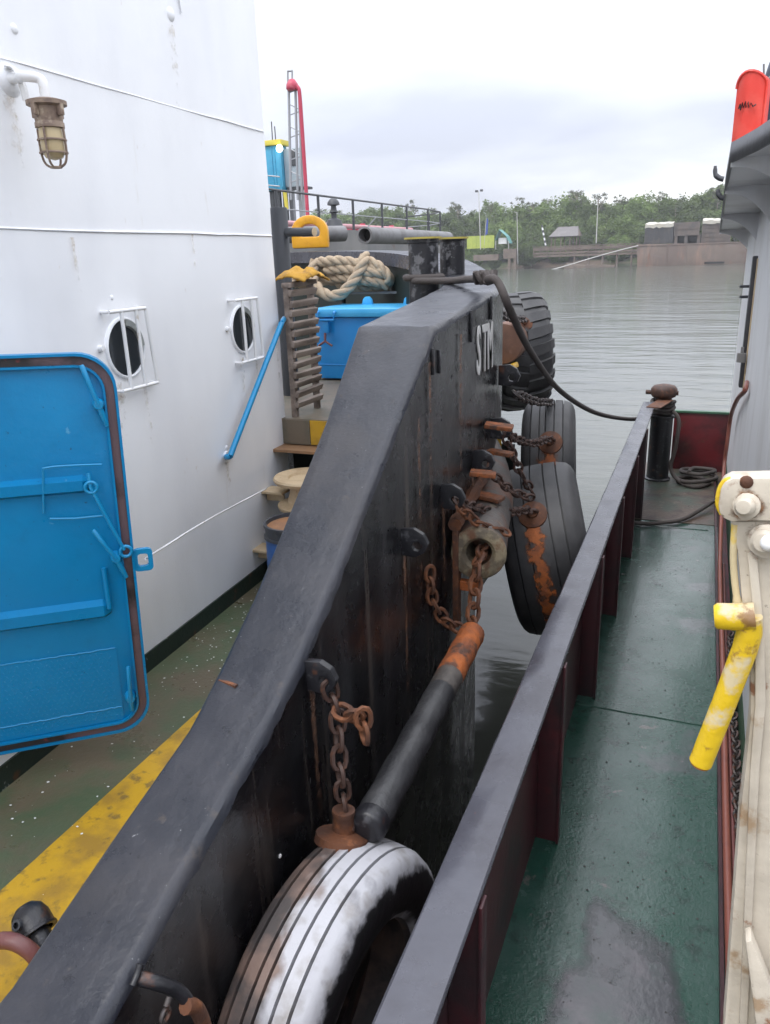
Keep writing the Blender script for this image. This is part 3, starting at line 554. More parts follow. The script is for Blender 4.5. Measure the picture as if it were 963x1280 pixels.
# hull lettering
for ch, y0, hh in (('S', 3.80, .25), ('T', 3.905, .25), ('M', 4.005, .25)):
    cu = bpy.data.curves.new('letter_'+ch, 'FONT'); cu.body = ch; cu.size = .34; cu.extrude = .003; cu.offset = .004
    o = bpy.data.objects.new('tmp', cu); COL.objects.link(o); bpy.context.view_layer.update()
    me = bpy.data.meshes.new_from_object(o.evaluated_get(bpy.context.evaluated_depsgraph_get())); bpy.data.objects.remove(o); me.materials.clear(); me.materials.append(m_letter)
    me.transform(Matrix.Translation((-1.045, y0, H-.58)) @ Matrix(((0, 0, 1), (1, 0, 0), (0, 1, 0))).to_4x4() @ Matrix.Diagonal((.42, 1, 1, 1)))
    link('hull_letter', me, tug)
# vent cap on the yellow stripe, and the pipe bend beside it
vc = at(40, 1152, D=2.08); ax = Vector((-.75, .3, .55)).normalized(); M = fr4(vc, ax)
vt = MB().lathe([(0, .062), (.03, .057), (.052, .038), (.062, .01), (.064, -.035), (.068, -.037), (.068, -.045), (.052, -.045), (.05, -.01)], 22, M).build('vent_cap', m_black, tug, smooth=40)
MB().tube(spline([vc-ax*.03, vc-ax*.10, vc-ax*.15+Vector((0, 0, -.05)), vc-ax*.16+Vector((0, 0, -.22))], 5), .04, 14).build('vent_neck', m_black, vt, smooth=50)
MB().lathe([(.010, .008), (.018, .008), (.018, -.006)], 12, fr4(vc+Vector((.0, -.052, .036)), Vector((.0, -.8, .6)))).build('vent_stud', m_farrail, vt, smooth=40)
c = at(5, 1205, D=2.12)
MB().tube([c+Vector((.02+.10*cos(a), .02+.02*cos(a), .115*sin(a)-.03)) for a in [pi*(i/12) for i in range(13)]], .026, 12).build('pipe_bend', m_brown, tug, smooth=50)
# fender brackets, orange with rust
for px, py, sx, sy, rz in ((590, 663, .17, .15, .1), (611, 621, .15, .10, -.12), (604, 592, .13, .09, .2), (626, 566, .14, .08, -.1), (624, 533, .15, .10, .15)):
    MB().box(at(px, py, X=-.965), (sx, sy, .022), Matrix.Rotation(rz, 3, 'Z') @ Matrix.Rotation(random.uniform(.05, .3), 3, 'Y') @ Matrix.Rotation(random.uniform(-.1, .1), 3, 'X')).build('fender_bracket', m_bracket, tug, bevel=.006)
for y in (3.19,):
    MB().tube(spline([V(-1.0, 3.26, 1.20), V(-1.04, 3.7, 1.19), V(-1.10, 4.2, 1.17), V(-1.28, 4.9, 1.14), V(-1.5, 5.5, 1.1)], 6), [.034+.006*sin(i*2.3) for i in range(25)], 8).build('fender_rail', m_rust, tug, smooth=40)
    MB().box(V(-1.0, y+.1, 1.46), (.03, .05, .55)).build('fender_bracket_post', m_rust, tug, bevel=.005)
    MB().box(V(-.95, y+.12, 1.52), (.13, .04, .05)).build('fender_bracket', m_orange, tug, bevel=.005)

# ---------------------------------------------------------------- tyres hanging as fenders
def tyre_mesh(R, w, groove=True, m=None, name='tyre_body'):
    h = w/2; pr = [(R*.60, -h*.80), (R*.66, -h*.97), (R*.74, -h*1.02), (R*.84, -h*1.0), (R*.91, -h*.93), (R*.955, -h*.83)]
    xs = [-.62, -.3, -.08, .24, .56] if groove else []
    tr = lambda x: R*(1-.035*(x)**2)
    top = [(tr(-.8)-.006, -h*.75)]
    for x in xs:
        g = .0048/h; top += [(tr(x-g), h*(x-g)), (tr(x-g*.8)-.03, h*(x-g*.8)), (tr(x+g*.8)-.03, h*(x+g*.8)), (tr(x+g), h*(x+g))]
    if not groove: top += [(tr(x), h*x) for x in (-.4, 0, .4)]
    top += [(tr(.8)-.006, h*.75)]
    pr = pr+top+[(r, -x) for r, x in reversed(pr)]+[(R*.58, h*.6), (R*.86, h*.72), (R*.93, 0), (R*.86, -h*.72), (R*.58, -h*.6)]
    M = Matrix(((0, 0, 1), (1, 0, 0), (0, 1, 0))).to_4x4()       # axis along x
    return MB().lathe(pr, 56, M, closed=True).mesh(name, m or m_rubber, smooth=38)
def hung_tyre(label, c, R, w, yaw, mat_, ang, tilt=0, plate=True, lugs=False, px=0.0):
    """ang: where on the tread (about the axle, from aft, upward) the chain plate sits"""
    t = thing('tyre_fender', label, 'tyre', c, 'tyre fenders hanging on the tug side')
    Q = Matrix.Translation(c) @ Matrix.Rotation(yaw, 4, 'Z') @ Matrix.Rotation(tilt, 4, 'Y')
    me = tyre_mesh(R, w, not lugs, mat_); 
    b = link('tyre_body', me, t); b.matrix_basis = Q
    if lugs:
        lm = None; n = 22
        for s in (-1, 1):
            mb = MB(); h = w/2
            q = [(-.0, .02, .062), (.55, .05, .060), (.86, .075, .055), (1.03, .095, .05)]
            rr = [R+.016, R+.012, R-.012, R*.9]
            r0 = [R-.02, R-.03, R-.06, R*.84]
            vs = []
            for (x, o, wd), a, a0 in zip(q, rr, r0): vs += [Vector((s*h*x, o-wd, a0)), Vector((s*h*x, o-wd*.85, a)), Vector((s*h*x, o+wd*.85, a)), Vector((s*h*x, o+wd, a0))]
            mb.add(vs, [(i*4+j, i*4+j+1, i*4+5+j, i*4+4+j) for i in range(3) for j in range(3)]+[(0, 1, 2, 3), (12, 13, 14, 15)])
            lm = mb.mesh('tread_lug', mat_, smooth=30)
            for i in range(n):
                o = link('tread_lug', lm, t); o.matrix_basis = Q @ Matrix.Rotation(2*pi*(i+.25*s)/n, 4, 'X')
    if plate:
        P_ = Q @ Matrix.Rotation(ang, 4, 'X') @ Matrix.Translation((px, -R, 0)); Mp = P_ @ Matrix.Rotation(radians(90), 4, 'X')
        MB().lathe([(0, .035), (.03, .035), (.034, .02), (.055, .016), (.085, .006), (.088, -.02)], 20, Mp).build('chain_plate', m_rust, t, smooth=40)
        MB().tube([Mp @ Vector((.03*cos(a), 0, .03+.035*sin(a))) for a in [pi*i/10 for i in range(11)]], .011, 8).build('shackle', m_rustdark, t, smooth=50)
        return t, Mp @ Vector((0, 0, .075))
    return t, None
def paint_tyre():
    m = bpy.data.materials.new('white_painted_tyre'); m.use_nodes = True; nt = m.node_tree; N = nt.nodes; L = nt.links; b = N['Principled BSDF']
    tc = N.new('ShaderNodeTexCoord'); sp = N.new('ShaderNodeSeparateXYZ'); L.new(tc.outputs['Object'], sp.inputs[0])
    def noise_(sc, stt=(1, 1, 1), d=6):
        mp = N.new('ShaderNodeMapping'); mp.inputs['Scale'].default_value = stt; L.new(tc.outputs['Object'], mp.inputs[0]); n = N.new('ShaderNodeTexNoise'); n.inputs['Scale'].default_value = sc; n.inputs['Detail'].default_value = d; L.new(mp.outputs[0], n.inputs['Vector']); return n.outputs[0]
    def mth(op, a, b_, c=None):
        x = N.new('ShaderNodeMath'); x.operation = op
        for i, v in enumerate([a, b_]+([c] if c is not None else [])):
            if isinstance(v, (int, float)): x.inputs[i].default_value = v
            else: L.new(v, x.inputs[i])
        return x.outputs[0]
    def rng(v, a, b_, to=1.0):
        x = N.new('ShaderNodeMapRange'); x.inputs[1].default_value = a; x.inputs[2].default_value = b_; x.inputs[4].default_value = to; L.new(v, x.inputs[0]); return x.outputs[0]
    # the paint stops at a ragged line near the outer shoulder
    edge = rng(mth('ADD', sp.outputs[0], mth('ADD', mth('MULTIPLY', mth('SUBTRACT', noise_(3), .5), .05), mth('MULTIPLY', mth('SUBTRACT', noise_(30), .5), .02))), .142, .134)
    left = rng(mth('MULTIPLY', sp.outputs[0], -1.0), -.05, .10, .40)
    low = rng(mth('MULTIPLY', sp.outputs[2], -1.0), -.45, .2, .10)
    worn = rng(mth('ADD', noise_(7, (1, .7, .7)), mth('ADD', left, low)), .60, .74, .95)
    rad = mth('SQRT', mth('ADD', mth('MULTIPLY', sp.outputs[1], sp.outputs[1]), mth('MULTIPLY', sp.outputs[2], sp.outputs[2])), 0.0)
    mask = mth('MULTIPLY', mth('MULTIPLY', edge, mth('SUBTRACT', 1.0, worn)), mth('MAXIMUM', rng(rad, .490, .495), rng(sp.outputs[0], .108, .112)))    # grooves stay unpainted
    def mix(f, a, c):
        x = N.new('ShaderNodeMix'); x.data_type = 'RGBA'; L.new(f, x.inputs[0])
        for k, v in ((6, a), (7, c)):
            if isinstance(v, tuple): x.inputs[k].default_value = (*v, 1)
            else: L.new(v, x.inputs[k])
        return x.outputs[2]
    under = mix(rng(noise_(9), .45, .62), (.05, .04, .036), (.17, .11, .085)); under = mix(rng(sp.outputs[0], .09, .11), under, (.012, .012, .013))
    wh = mix(rng(noise_(12), .5, .7), (.42, .42, .445), (.26, .245, .235))
    L.new(mix(mask, under, wh), b.inputs['Base Color']); b.inputs['Roughness'].default_value = .5
    bp = N.new('ShaderNodeBump'); bp.inputs['Strength'].default_value = .3; bp.inputs['Distance'].default_value = .008; L.new(noise_(40), bp.inputs['Height']); L.new(bp.outputs[0], b.inputs['Normal']); return m
m_wtyre = paint_tyre()
tyA, hookA = hung_tyre('tyre fender painted white with worn grooves, nearest the camera', V(-.875, 1.58, 2.23), .52, .29, -.10, m_wtyre, radians(-113), plate=True, px=-.075)
_p = [c for c in tyA.children if c.name.startswith('chain_plate')][0]
_ax = (Vector(hookA)-V(-.875, 1.58, 2.23)); _ax.x = 0; _ax.normalize()
MB().lathe([(.036, -.01), (.034, .06), (.037, .065), (.037, .078), (0, .08)], 16, fr4(hookA-_ax*.06, Vector((0, .15, 1)))).build('plate_stub', m_rust, tyA, smooth=40)
tyB, hookB = hung_tyre('plain black grooved tyre fender in front of the rubber cylinder end', V(-.82, 4.75, 1.845), .555, .50, .20, m_rubber, radians(-43), tilt=-.21, px=-.03)
tyC, hookC = hung_tyre('grey black tyre fender with orange rust under its chain, second behind', V(-1.0, 5.75, 1.60), .54, .38, .15, m_rubber, radians(-37), tilt=-.05, px=.02)
tyD, hookD = hung_tyre('big lugged tractor tyre fender at the bow below the mooring rope', V(-1.86, 8.4, 1.03), .61, .54, .42, m_rubber, radians(-35), lugs=True, tilt=-.05, px=-.02)
# rust runs below the chain plates: real flakes of rust on the tread
for t, c, R, yaw, tilt, a0, a1, x, wd in ((tyB, V(-.825, 4.75, 1.845), .555, .20, -.21, -36, 38, -.03, .085), (tyC, V(-1.0, 5.75, 1.60), .54, .15, -.05, -30, 14, .01, .10)):
    Q = Matrix.Translation(c) @ Matrix.Rotation(yaw, 4, 'Z') @ Matrix.Rotation(tilt, 4, 'Y'); mb = MB(); n = 14; vs = []
    for i in range(n+1):
        a = radians(a0+(a1-a0)*i/n); k = wd*(1-.55*i/n)*random.uniform(.75, 1.1)
        for s in (-1, -.5, 0, .5, 1): q = Vector((x+k*s+random.uniform(-.004, .004), -(R+.004)*cos(a), -(R+.004)*sin(a))); vs.append(Q @ q)
    mb.add(vs, [(i*5+j, i*5+j+1, i*5+6+j, i*5+5+j) for i in range(n) for j in range(4)]); me = mb.mesh('rust_scale', m_stain, smooth=60); a_ = me.attributes.new('cover', 'FLOAT', 'POINT'); qi = Q.inverted()
    for q_, v_ in enumerate(me.vertices):
        l_ = qi @ v_.co; a_.data[q_].value = .12+.42*max(0, 1-abs(l_.x-x)/wd)
    link('rust_scale', me, t)

# ---------------------------------------------------------------- chains
_lk = {}
def link_mesh(L_, w, r, m):
    k = (L_, w, r, m.name)
    if k not in _lk:
        a = L_/2-w/2; pts = [(a+(w/2)*cos(t), 0, (w/2)*sin(t)) for t in [-pi/2+pi*i/4 for i in range(5)]]+[(-a+(w/2)*cos(t), 0, (w/2)*sin(t)) for t in [pi/2+pi*i/4 for i in range(5)]]
        _lk[k] = MB().tube(pts, r, 5, closed=True).mesh('link', m, smooth=60)
    return _lk[k]
def chain(label, pts, L_=.075, w=.05, r=.009, m=None, group='rusty chains on the tug side', name='chain', cat='chain', sag=0):
    m = m or m_rustdark; pts = [Vector(p) for p in pts]
    if len(pts) == 2 and sag: mid = (pts[0]+pts[1])/2-Vector((0, 0, sag)); pts = spline([pts[0], mid, pts[1]], 10)
    t = thing(name, label, cat, pts[0], group); me = link_mesh(L_, w, r, m); step = L_-2.2*r; acc = 0; d = 0; i = 0; k = 0
    segs = [(a, b, (b-a).length) for a, b in zip(pts, pts[1:])]; tot = sum(s[2] for s in segs); pos = step/2
    while pos < tot:
        q = pos
        for a, b, l in segs:
            if q <= l or (a, b, l) == segs[-1]: break
            q -= l
        p = a+(b-a)*(q/l); dr = (b-a).normalized(); o = link('link', me, t)
        f = frame(dr, (0, 0, 1) if abs(dr.z) < .8 else (1, 0, 0)); base = Matrix((f.col[2], f.col[0], f.col[1])).transposed()
        o.matrix_basis = Matrix.Translation(p) @ base.to_4x4() @ Matrix.Rotation(radians(45+90*(k % 2)+random.uniform(-14, 14)), 4, 'X')
        pos += step; k += 1
    return t
chain('rusty chain from the hull eye down to the white painted tyre', spline([EYE[0]+Vector((.01, 0, 0)), EYE[0]+Vector((.03, .01, -.13)), hookA+Vector((-.01, .0, .16)), hookA+Vector((0, 0, .02))], 6), .075, .045, .0085)
a = EYE[0]+Vector((.04, -.01, -.08)); chain('short loose chain end hooked beside the near hull eye', spline([a, a+Vector((.06, -.02, .0)), a+Vector((.10, -.03, .02)), a+Vector((.105, -.03, -.06))], 5), .07, .045, .009, m=m_rust)
chain('rusty chain from the middle hull eye to the plate on the plain black tyre', [EYE[2], hookB], .072, .046, .0088, sag=.035)
chain('upper chain to the tyre with the orange rust patch', [EYE[5], hookC], .072, .046, .0088, sag=.05)
chain('chain sloping down from the hull to behind the plain black tyre', [EYE[5]+Vector((.01, 0, -.02)), V(-.86, 4.38, 1.36)], .072, .046, .0088, sag=.03)
chain('lowest short chain across the rubber cylinder', [EYE[2]+Vector((.01, 0, -.02)), V(-.80, 3.42, 1.27)], .068, .043, .0082, m=m_rust, sag=.03)
chain('short chain hanging over the rubber cylinder by the second eye', [EYE[3]+Vector((.01, .02, -.03)), V(-.80, 4.05, 1.29)], .068, .043, .0082, sag=.03)
chain('thin chain sloping past the lugged tyre to the tyre below it', [EYE[6]+Vector((0, .1, -.1)), V(-1.0, 5.7, 1.06)], .085, .05, .010, m=m_steelchain, sag=.02)
chain('chain hanging on the big lugged tyre near the bow', [at(619, 388, Y=6.6), hookD], .10, .06, .012, m=m_steelchain, sag=.03)
chain('thick rusty chain hanging out of the cylinder bore', spline([V(-.89, 3.42, 1.345), V(-.885, 3.26, 1.36), V(-.88, 3.2, 1.44), V(-.87, 3.10, 1.63)], 6), .088, .055, .011, m=m_rust)
chain('rusty chain lying against the hull left of the cylinder end', spline([V(-1.03, 2.98, 1.31), V(-1.02, 2.98, 1.45), V(-.97, 3.02, 1.58), V(-.90, 3.06, 1.63)], 6), .075, .048, .0092, m=m_rust)
# dark bent bracket and chain below the bulwark at the bottom edge
bb = thing('bent_bracket', 'black bent pipe bracket with rusty shackle low on the tug side', 'bracket', at(230, 1245, X=-.96))
p0, p1, p2, p3 = (at(170, 1222, X=-1.04), at(195, 1228, X=-1.0), at(225, 1240, X=-.97), at(240, 1262, X=-.95))
MB().tube(spline([p0, p1, p2, p3], 5), .016, 10).build('bent_pipe', m_black, bb, smooth=50)
MB().tube(spline([at(232, 1258, X=-.95), at(245, 1260, X=-.945), at(256, 1285, X=-.94), at(258, 1310, X=-.94)], 5), .018, 10).build('rusty_shackle', m_rust, bb, smooth=50)
MB().tube([at(212, 1246, X=-.95), at(208, 1258, X=-.95)], .007, 8).build('pin', m_steelchain, bb, smooth=50)
c = at(207, 1269, X=-.95); MB().tube([c+Vector((0, .014*cos(a), .014*sin(a))) for a in [2*pi*i/12 for i in range(12)]], .005, 6, closed=True).build('ring', m_steelchain, bb, smooth=50)
MB().tube(spline([at(166, 1232, X=-1.03), at(172, 1218, X=-1.03), at(176, 1205, X=-1.03)], 4), .008, 8).build('hook', m_black, bb, smooth=50)
# rubber cylinder and pipe lying along the side
cf = thing('rubber_cylinder_fender', 'long hollow rubber cylinder fender with pale crusted end along the tug side', 'fender', V(-.9, 3.16, 1.30))
cp = [V(-.895, 3.30, 1.345), V(-.985, 3.75, 1.35), V(-1.08, 4.25, 1.34), V(-1.32, 5.0, 1.32), V(-1.62, 5.7, 1.28), V(-2.0, 6.4, 1.24)]
MB().tube(spline(cp, 6), .13, 28, caps=False).build('cylinder_body', m_cylrub, cf, smooth=50)
MB().lathe([(.131, -.02), (.131, .002), (.117, .012), (.08, .010), (.062, -.01), (.06, -.25), (0, -.25)], 28, fr4(cp[0], cp[0]-cp[1])).build('cylinder_end', m_cylfront, cf, smooth=40)
f2 = spline([V(-.85, 1.84, 1.715), V(-.845, 2.2, 1.68), V(-.855, 2.7, 1.665), V(-.86, 3.07, 1.645)], 8)
pf = thing('fender_pipe', 'black fender pipe with orange rusted far end beside the hull', 'pipe', f2[0])
MB().tube(f2[1:15], [.058+.002*sin(i*1.7) for i in range(14)], 18).build('pipe_length', m_pipe, pf, smooth=50)
MB().tube(f2[:2], .056, 18, caps=False).build('pipe_length', m_pipe, pf, smooth=50)
MB().tube(f2[14:17], .0585, 18).build('tape_band', m_cylrub, pf, smooth=50)
MB().tube(f2[16:], [.059+.002*sin(i*2.1) for i in range(len(f2)-16)], 18).build('rusted_end', m_orange, pf, smooth=50)
MB().lathe([(0, -.006), (.03, -.006), (.05, -.002), (.058, .006), (.060, .016), (.061, .05), (.058, .055)], 18, fr4(f2[0]+Vector((0, -.03, 0)), (0, 1, 0))).build('end_cap', m_black, pf, smooth=40)
# ---------------------------------------------------------------- ropes
r1 = [at(518, 351, Y=4.9), at(560, 351, X=-1.45), at(585, 349, X=-1.25), at(606, 349, X=-1.08), at(622, 352, X=-.99), at(640, 392, X=-.93), at(664, 440, Y=5.0), at(700, 488, Y=6.1), at(745, 516, Y=7.2), at(790, 524, Y=8.2), at(815, 519, Y=8.72)]
tag(MB().tube(spline(r1, 8), .021, 10).build('mooring_rope', m_darkrope, smooth=60), 'dark mooring rope slung from the tug bitts to the barge bollard', 'rope')
pc = V(-1.745, 5.02, .135); wr = MB()
for k_ in range(1): wr.tube([pc+Vector((.122*cos(a), .122*sin(a), .0+.042*k_)) for a in [2*pi*i/24 for i in range(24)]], .021, 8, closed=True)
kn = at(606, 347, X=-1.08)
kw = MB()
for a in range(5): kw.tube([kn+Vector((.03*cos(t+a)+.01*a-.02, .035*sin(t), .03*sin(t*2+a))) for t in [2*pi*i/12 for i in range(12)]], .014, 6, closed=True)
tag(wr.build('rope_wrapping', m_darkrope, smooth=60), 'dark rope turn round the tug bitt', 'rope')
tag(kw.build('rope_knot', m_darkrope, smooth=60), 'lumpy dark rope knot at the outer edge of the tug cap', 'knot')
wh = [dpt(hx_+.01, hy_, 0), at(260, 650, X=-2.6), W3(333, 611, .1)]
tag(MB().tube(spline(wh, 8), .0055, 6).build('white_cord', m_white2, smooth=60), 'thin white cord tied from the blue door to the deckhouse bracket', 'cord')

# ---------------------------------------------------------------- things on the tug
DKZ = H-1.17
# locker
lx0, lx1, ly = -3.62, -2.55, 7.05
lk = thing('deck_locker', 'bright blue steel locker with light blue lid on the tug foredeck', 'locker', (-3.1, 7.3, DKZ))
mb = MB(); mb.box(((lx0+lx1)/2, ly+.35, DKZ+.32), (lx1-lx0, .7, .60)); mb.build('locker_body', m_lockblue, lk, bevel=.012)
mb = MB(); mb.box(((lx0+lx1)/2, ly+.35, DKZ+.665), (lx1-lx0+.07, .78, .085)); mb.build('locker_lid', m_locklid, lk, bevel=.03)
for x in (-3.28, -2.82):
    mb = MB(); mb.prism([(-.06, 0), (.06, 0), (.045, .06), (.02, .085), (-.02, .085), (-.045, .06)], fr4((x, ly+.62, DKZ+.70), (0, -1, 0), (1, 0, 0)), .05); mb.build('lid_hinge', m_locklid, lk, bevel=.008)
hx0 = -3.46; y_ = ly-.075
MB().tube([(hx0-.08, ly-.03, DKZ+.68), (hx0-.08, y_, DKZ+.67), (hx0-.08, y_, DKZ+.60), (hx0+.10, y_, DKZ+.60), (hx0+.10, y_, DKZ+.67), (hx0+.10, ly-.03, DKZ+.68)], .012, 8).build('lid_handle', m_lockblue, lk, smooth=50)
MB().box((hx0, ly-.045, DKZ+.535), (.07, .05, .12)).build('hasp', m_lockblue, lk, bevel=.01)
cl = MB().tube([(hx0, ly-.08, DKZ+.48), (hx0, ly-.09, DKZ+.40)], .012, 8).build('clamp_handle', m_brown, lk, smooth=50)
for s in (-1, 1): MB().tube([(hx0, ly-.09, DKZ+.40), (hx0+s*.075, ly-.09, DKZ+.355)], .011, 8).build('clamp_arm', m_brown, cl, smooth=50)
MB().tube([(lx0, ly-.002, DKZ+.16), (lx1, ly-.002, DKZ+.16)], .006, 6).build('locker_weld', m_lockblue, lk, smooth=50)
# slatted grating leaning by the deckhouse corner
gx, gy0, gy1, gz = -2.91, 5.28, 5.66, 1.0
gr = thing('wooden_grating', 'weathered wooden slatted grating standing by the deckhouse corner', 'grating', (gx, 5.5, DKZ))
for y, hh in ((gy0, .99), (gy1, .99)): 
    mb = MB(); mb.box((gx-.01, y, DKZ+hh/2), (.045, .045, hh)); mb.build('grating_post', m_wood, gr, bevel=.005)
for i in range(12):
    z = DKZ+.10+.076*i+random.uniform(-.006, .006); mb = MB(); tilt = random.uniform(-.02, .02)
    mb.box((gx+.025, (gy0+gy1)/2+random.uniform(-.01, .01), z), (.03, gy1-gy0+.05, .047), Matrix.Rotation(tilt, 3, 'X') @ Matrix.Rotation(.35, 3, 'Y')); mb.build('slat', m_wood, gr, bevel=.004)
mb = MB(); mb.box((gx+.0, (gy0+gy1)/2, DKZ+1.0), (.08, gy1-gy0+.06, .035), Matrix.Rotation(.03, 3, 'X')); mb.build('grating_top', m_wood, gr, bevel=.006)
# mustard cloth on top of it
mb = MB(); n, mth_ = 16, 12; cc = Vector((gx, 5.5, DKZ+1.02)); vs = []
for i in range(n+1):
    for j in range(mth_+1):
        u, v = i/n*2-1, j/mth_*2-1; r2 = max(0, 1-(u*u+v*v)*.55)
        vs.append(cc+Vector((.14*v+.02*noise.noise((u*3, v*3, 1)), .22*u+.02*noise.noise((u*3, v*3, 5)), .09*r2+.05*noise.noise((u*2.0, v*2.0, 2))*r2+.022*noise.noise((u*5, v*2, 3)))))
mb.add(vs, [(i*(mth_+1)+j, (i+1)*(mth_+1)+j, (i+1)*(mth_+1)+j+1, i*(mth_+1)+j+1) for i in range(n) for j in range(mth_)])
o = mb.build('mustard_cloth', m_rag, smooth=60); tag(o, 'crumpled mustard yellow cloth lying on top of the wooden grating', 'cloth'); sm = o.modifiers.new('thickness', 'SOLIDIFY'); sm.thickness = .012
# hawser hung over the shelf rail
hw = thing('hawser_coil', 'thick cream hawser heaped in loops on the bow shelf', 'rope', at(440, 360, Y=7.9))
def braid(pts, r, parent, nm='rope_loop'):
    r *= .95
    pts = spline(pts, 10); mb = MB(); L_ = 0; ph = []
    for a, b in zip(pts, pts[1:]): ph.append(L_); L_ += (b-a).length
    ph.append(L_)
    for s in range(3):
        q = []
        e = None
        for i, p in enumerate(pts):
            t = (pts[min(i+1, len(pts)-1)]-pts[max(i-1, 0)]).normalized()
            e = (t.orthogonal() if e is None else e-t*e.dot(t)).normalized(); f = t.cross(e); a = ph[i]/r*.95+s*2*pi/3
            q.append(p+(e*cos(a)+f*sin(a))*r*.5)
        mb.tube(q, r*.62, 8)
    return mb.build(nm, m_rope, parent, smooth=70)
Yh = 7.85
def hp(lst, y0=Yh): return [at(x, y, Y=y0+dy) for x, y, dy in lst]
braid(hp([(398, 328, 0), (420, 326, -.05), (445, 329, -.03), (470, 338, .0), (484, 345, .05), (486, 352, .1), (470, 356, .12), (440, 352, .15), (412, 350, .15)]), .055, hw)
braid(hp([(408, 338, .0), (430, 336, -.05), (455, 340, -.05), (478, 342, 0), (482, 350, .08), (455, 352, .1), (425, 346, .1)]), .055, hw)
braid(hp([(400, 352, .1), (425, 347, .0), (450, 350, -.05), (470, 352, -.02), (484, 357, .05)]), .055, hw)
braid(hp([(395, 326, .0), (391, 342, -.1), (396, 358, -.2), (410, 369, -.25), (425, 368, -.25), (438, 357, -.2), (448, 342, -.12), (455, 327, -.05), (457, 320, .05)]), .058, hw)
braid(hp([(366, 354, -.1), (376, 350, -.1), (388, 340, -.05), (398, 331, .05), (415, 341, .1), (430, 358, .08), (455, 360, .1), (486, 359, .15)]), .056, hw)
braid(hp([(368, 350, .0), (380, 355, .0), (392, 350, .05), (400, 344, .1)]), .055, hw)
braid(hp([(452, 323, .05), (466, 328, .0), (478, 336, 0), (486, 347, .0), (480, 353, .05), (460, 345, .1)]), .05, hw)
# cream mushroom bollard, drum, on the main deck by the bulkhead
bz = H-2.3
cb = thing('mushroom_bollard', 'cream mushroom topped bollard by the deckhouse corner behind the blue drum', 'bollard', (-2.60, 4.80, bz))
MB().lathe([(.13, 0), (.13, .6), (.22, .62), (.225, .645), (.15, .67), (.125, .76), (.14, .82), (.235, .835), (.245, .86), (.235, .875), (.14, .868), (.13, .85), (0, .85)], 32, Matrix.Translation((-2.60, 4.80, bz)) @ Matrix.Diagonal((1, 1, .92, 1))).build('bollard_body', m_creamv, cb, smooth=40)
dr_ = thing('plastic_drum', 'blue plastic drum with dark rim and brown lid beside the white deckhouse', 'drum', (-2.50, 4.38, bz))
T = Matrix.Translation((-2.50, 4.38, bz))
MB().lathe([(.0, 0), (.17, .0), (.185, .02), (.195, .15), (.20, .3), (.195, .47), (.18, .50)], 32, T).build('drum_body', m_drum, dr_, smooth=40)
MB().lathe([(.18, .495), (.205, .50), (.205, .515), (.195, .52), (.195, .575), (.205, .58), (.205, .60), (.185, .60), (.18, .575)], 32, T).build('drum_rim', m_drumrim, dr_, smooth=40)
MB().lathe([(0, .592), (.12, .590), (.17, .580), (.18, .576)], 32, T).build('drum_lid', m_lid, dr_, smooth=40)
# flakes of paint on the green deck
mb = MB()
for i in range(380):
    y = random.choice([random.gauss(3.9, .5), random.gauss(3.9, .5), random.uniform(1, 4.8)]); x = random.uniform(wx(y)+.05, -1.5) if random.random() < .4 else wx(y)+.05+abs(random.gauss(.1, .35))
    if x > -1.5: continue
    s_ = random.uniform(.0015, .0065); a = random.uniform(0, 6.28); p = Vector((x, y, H-2.2855+random.uniform(0, .003) if x > -2.36 and y < 3.6 else H-2.298+random.uniform(0, .004)))
    mb.add([p+Vector((s_*cos(a+t)*(1+.5*(k % 2)), s_*sin(a+t), random.uniform(0, .002))) for k, t in enumerate((0, 1.4, 3.0, 4.5))], [(0, 1, 2, 3)])
tag(mb.build('paint_flakes', m_chip), 'scattered white paint flakes on the green tug deck', 'paint flakes', kind='stuff')

# ---------------------------------------------------------------- flat barge on the right
DZ = H-2.5
bg_ = thing('work_barge', 'green decked barge with grey rail, maroon bulwark and white wheelhouse on the right', 'barge', (0, 5, DZ))
mb = MB(); mb.box((-.12, 2.48, DZ-.05), (.80, 9.94, .1)); mb.build('barge_deck', m_deckr, bg_)
mb = MB(); mb.box((-.12, 8.56, DZ-.05), (.80, 2.2, .108)); mb.build('muddy_end_deck', m_deckend, bg_)
mb = MB(); mb.box((.6, 9.1, DZ-.052), (.62, 1.1, .1)); mb.build('muddy_end_deck', m_deckend, bg_)
mb = MB(); mb.hexa([(-.50, -2.5, -.6), (1.8, -2.5, -.6), (1.8, 9.66, -.6), (-.50, 9.66, -.6)], [(-.505, -2.5, DZ-.101), (1.8, -2.5, DZ-.101), (1.8, 9.66, DZ-.101), (-.505, 9.66, DZ-.101)]); mb.build('barge_hull', m_maroon, bg_)
for y in (4.0, 1.55, 7.3): 
    MB().tube([(-.5+.1*i, y+.004*random.uniform(-1, 1), DZ+.001) for i in range(8)], .006, 6).build('deck_weld', m_deckr, bg_, smooth=60)
capz = H-1.585
mb = MB(); vs = []; n = 60; y0, y1 = -2.5, 8.75
for i in range(n+1):
    y = y0+(y1-y0)*i/n; j = lambda: random.uniform(-.0018, .0018)
    vs += [Vector((-.540+j(), y, capz-.055)), Vector((-.540+j(), y, capz-.006+j())), Vector((-.533+j(), y, capz+j()*.4)), Vector((-.47, y, capz+.001)), Vector((-.415+j(), y, capz+j()*.4)), Vector((-.410+j()*.6, y, capz-.006)), Vector((-.410, y, capz-.014)), Vector((-.505, y, capz-.055))]
mb.add(vs, [(i*8+k, i*8+8+k, i*8+8+(k+1) % 8, i*8+(k+1) % 8) for i in range(n) for k in range(8)]+[tuple(range(7, -1, -1)), tuple(n*8+k for k in range(8))])
mb.build('bulwark_rail', m_gcap, bg_, smooth=35)
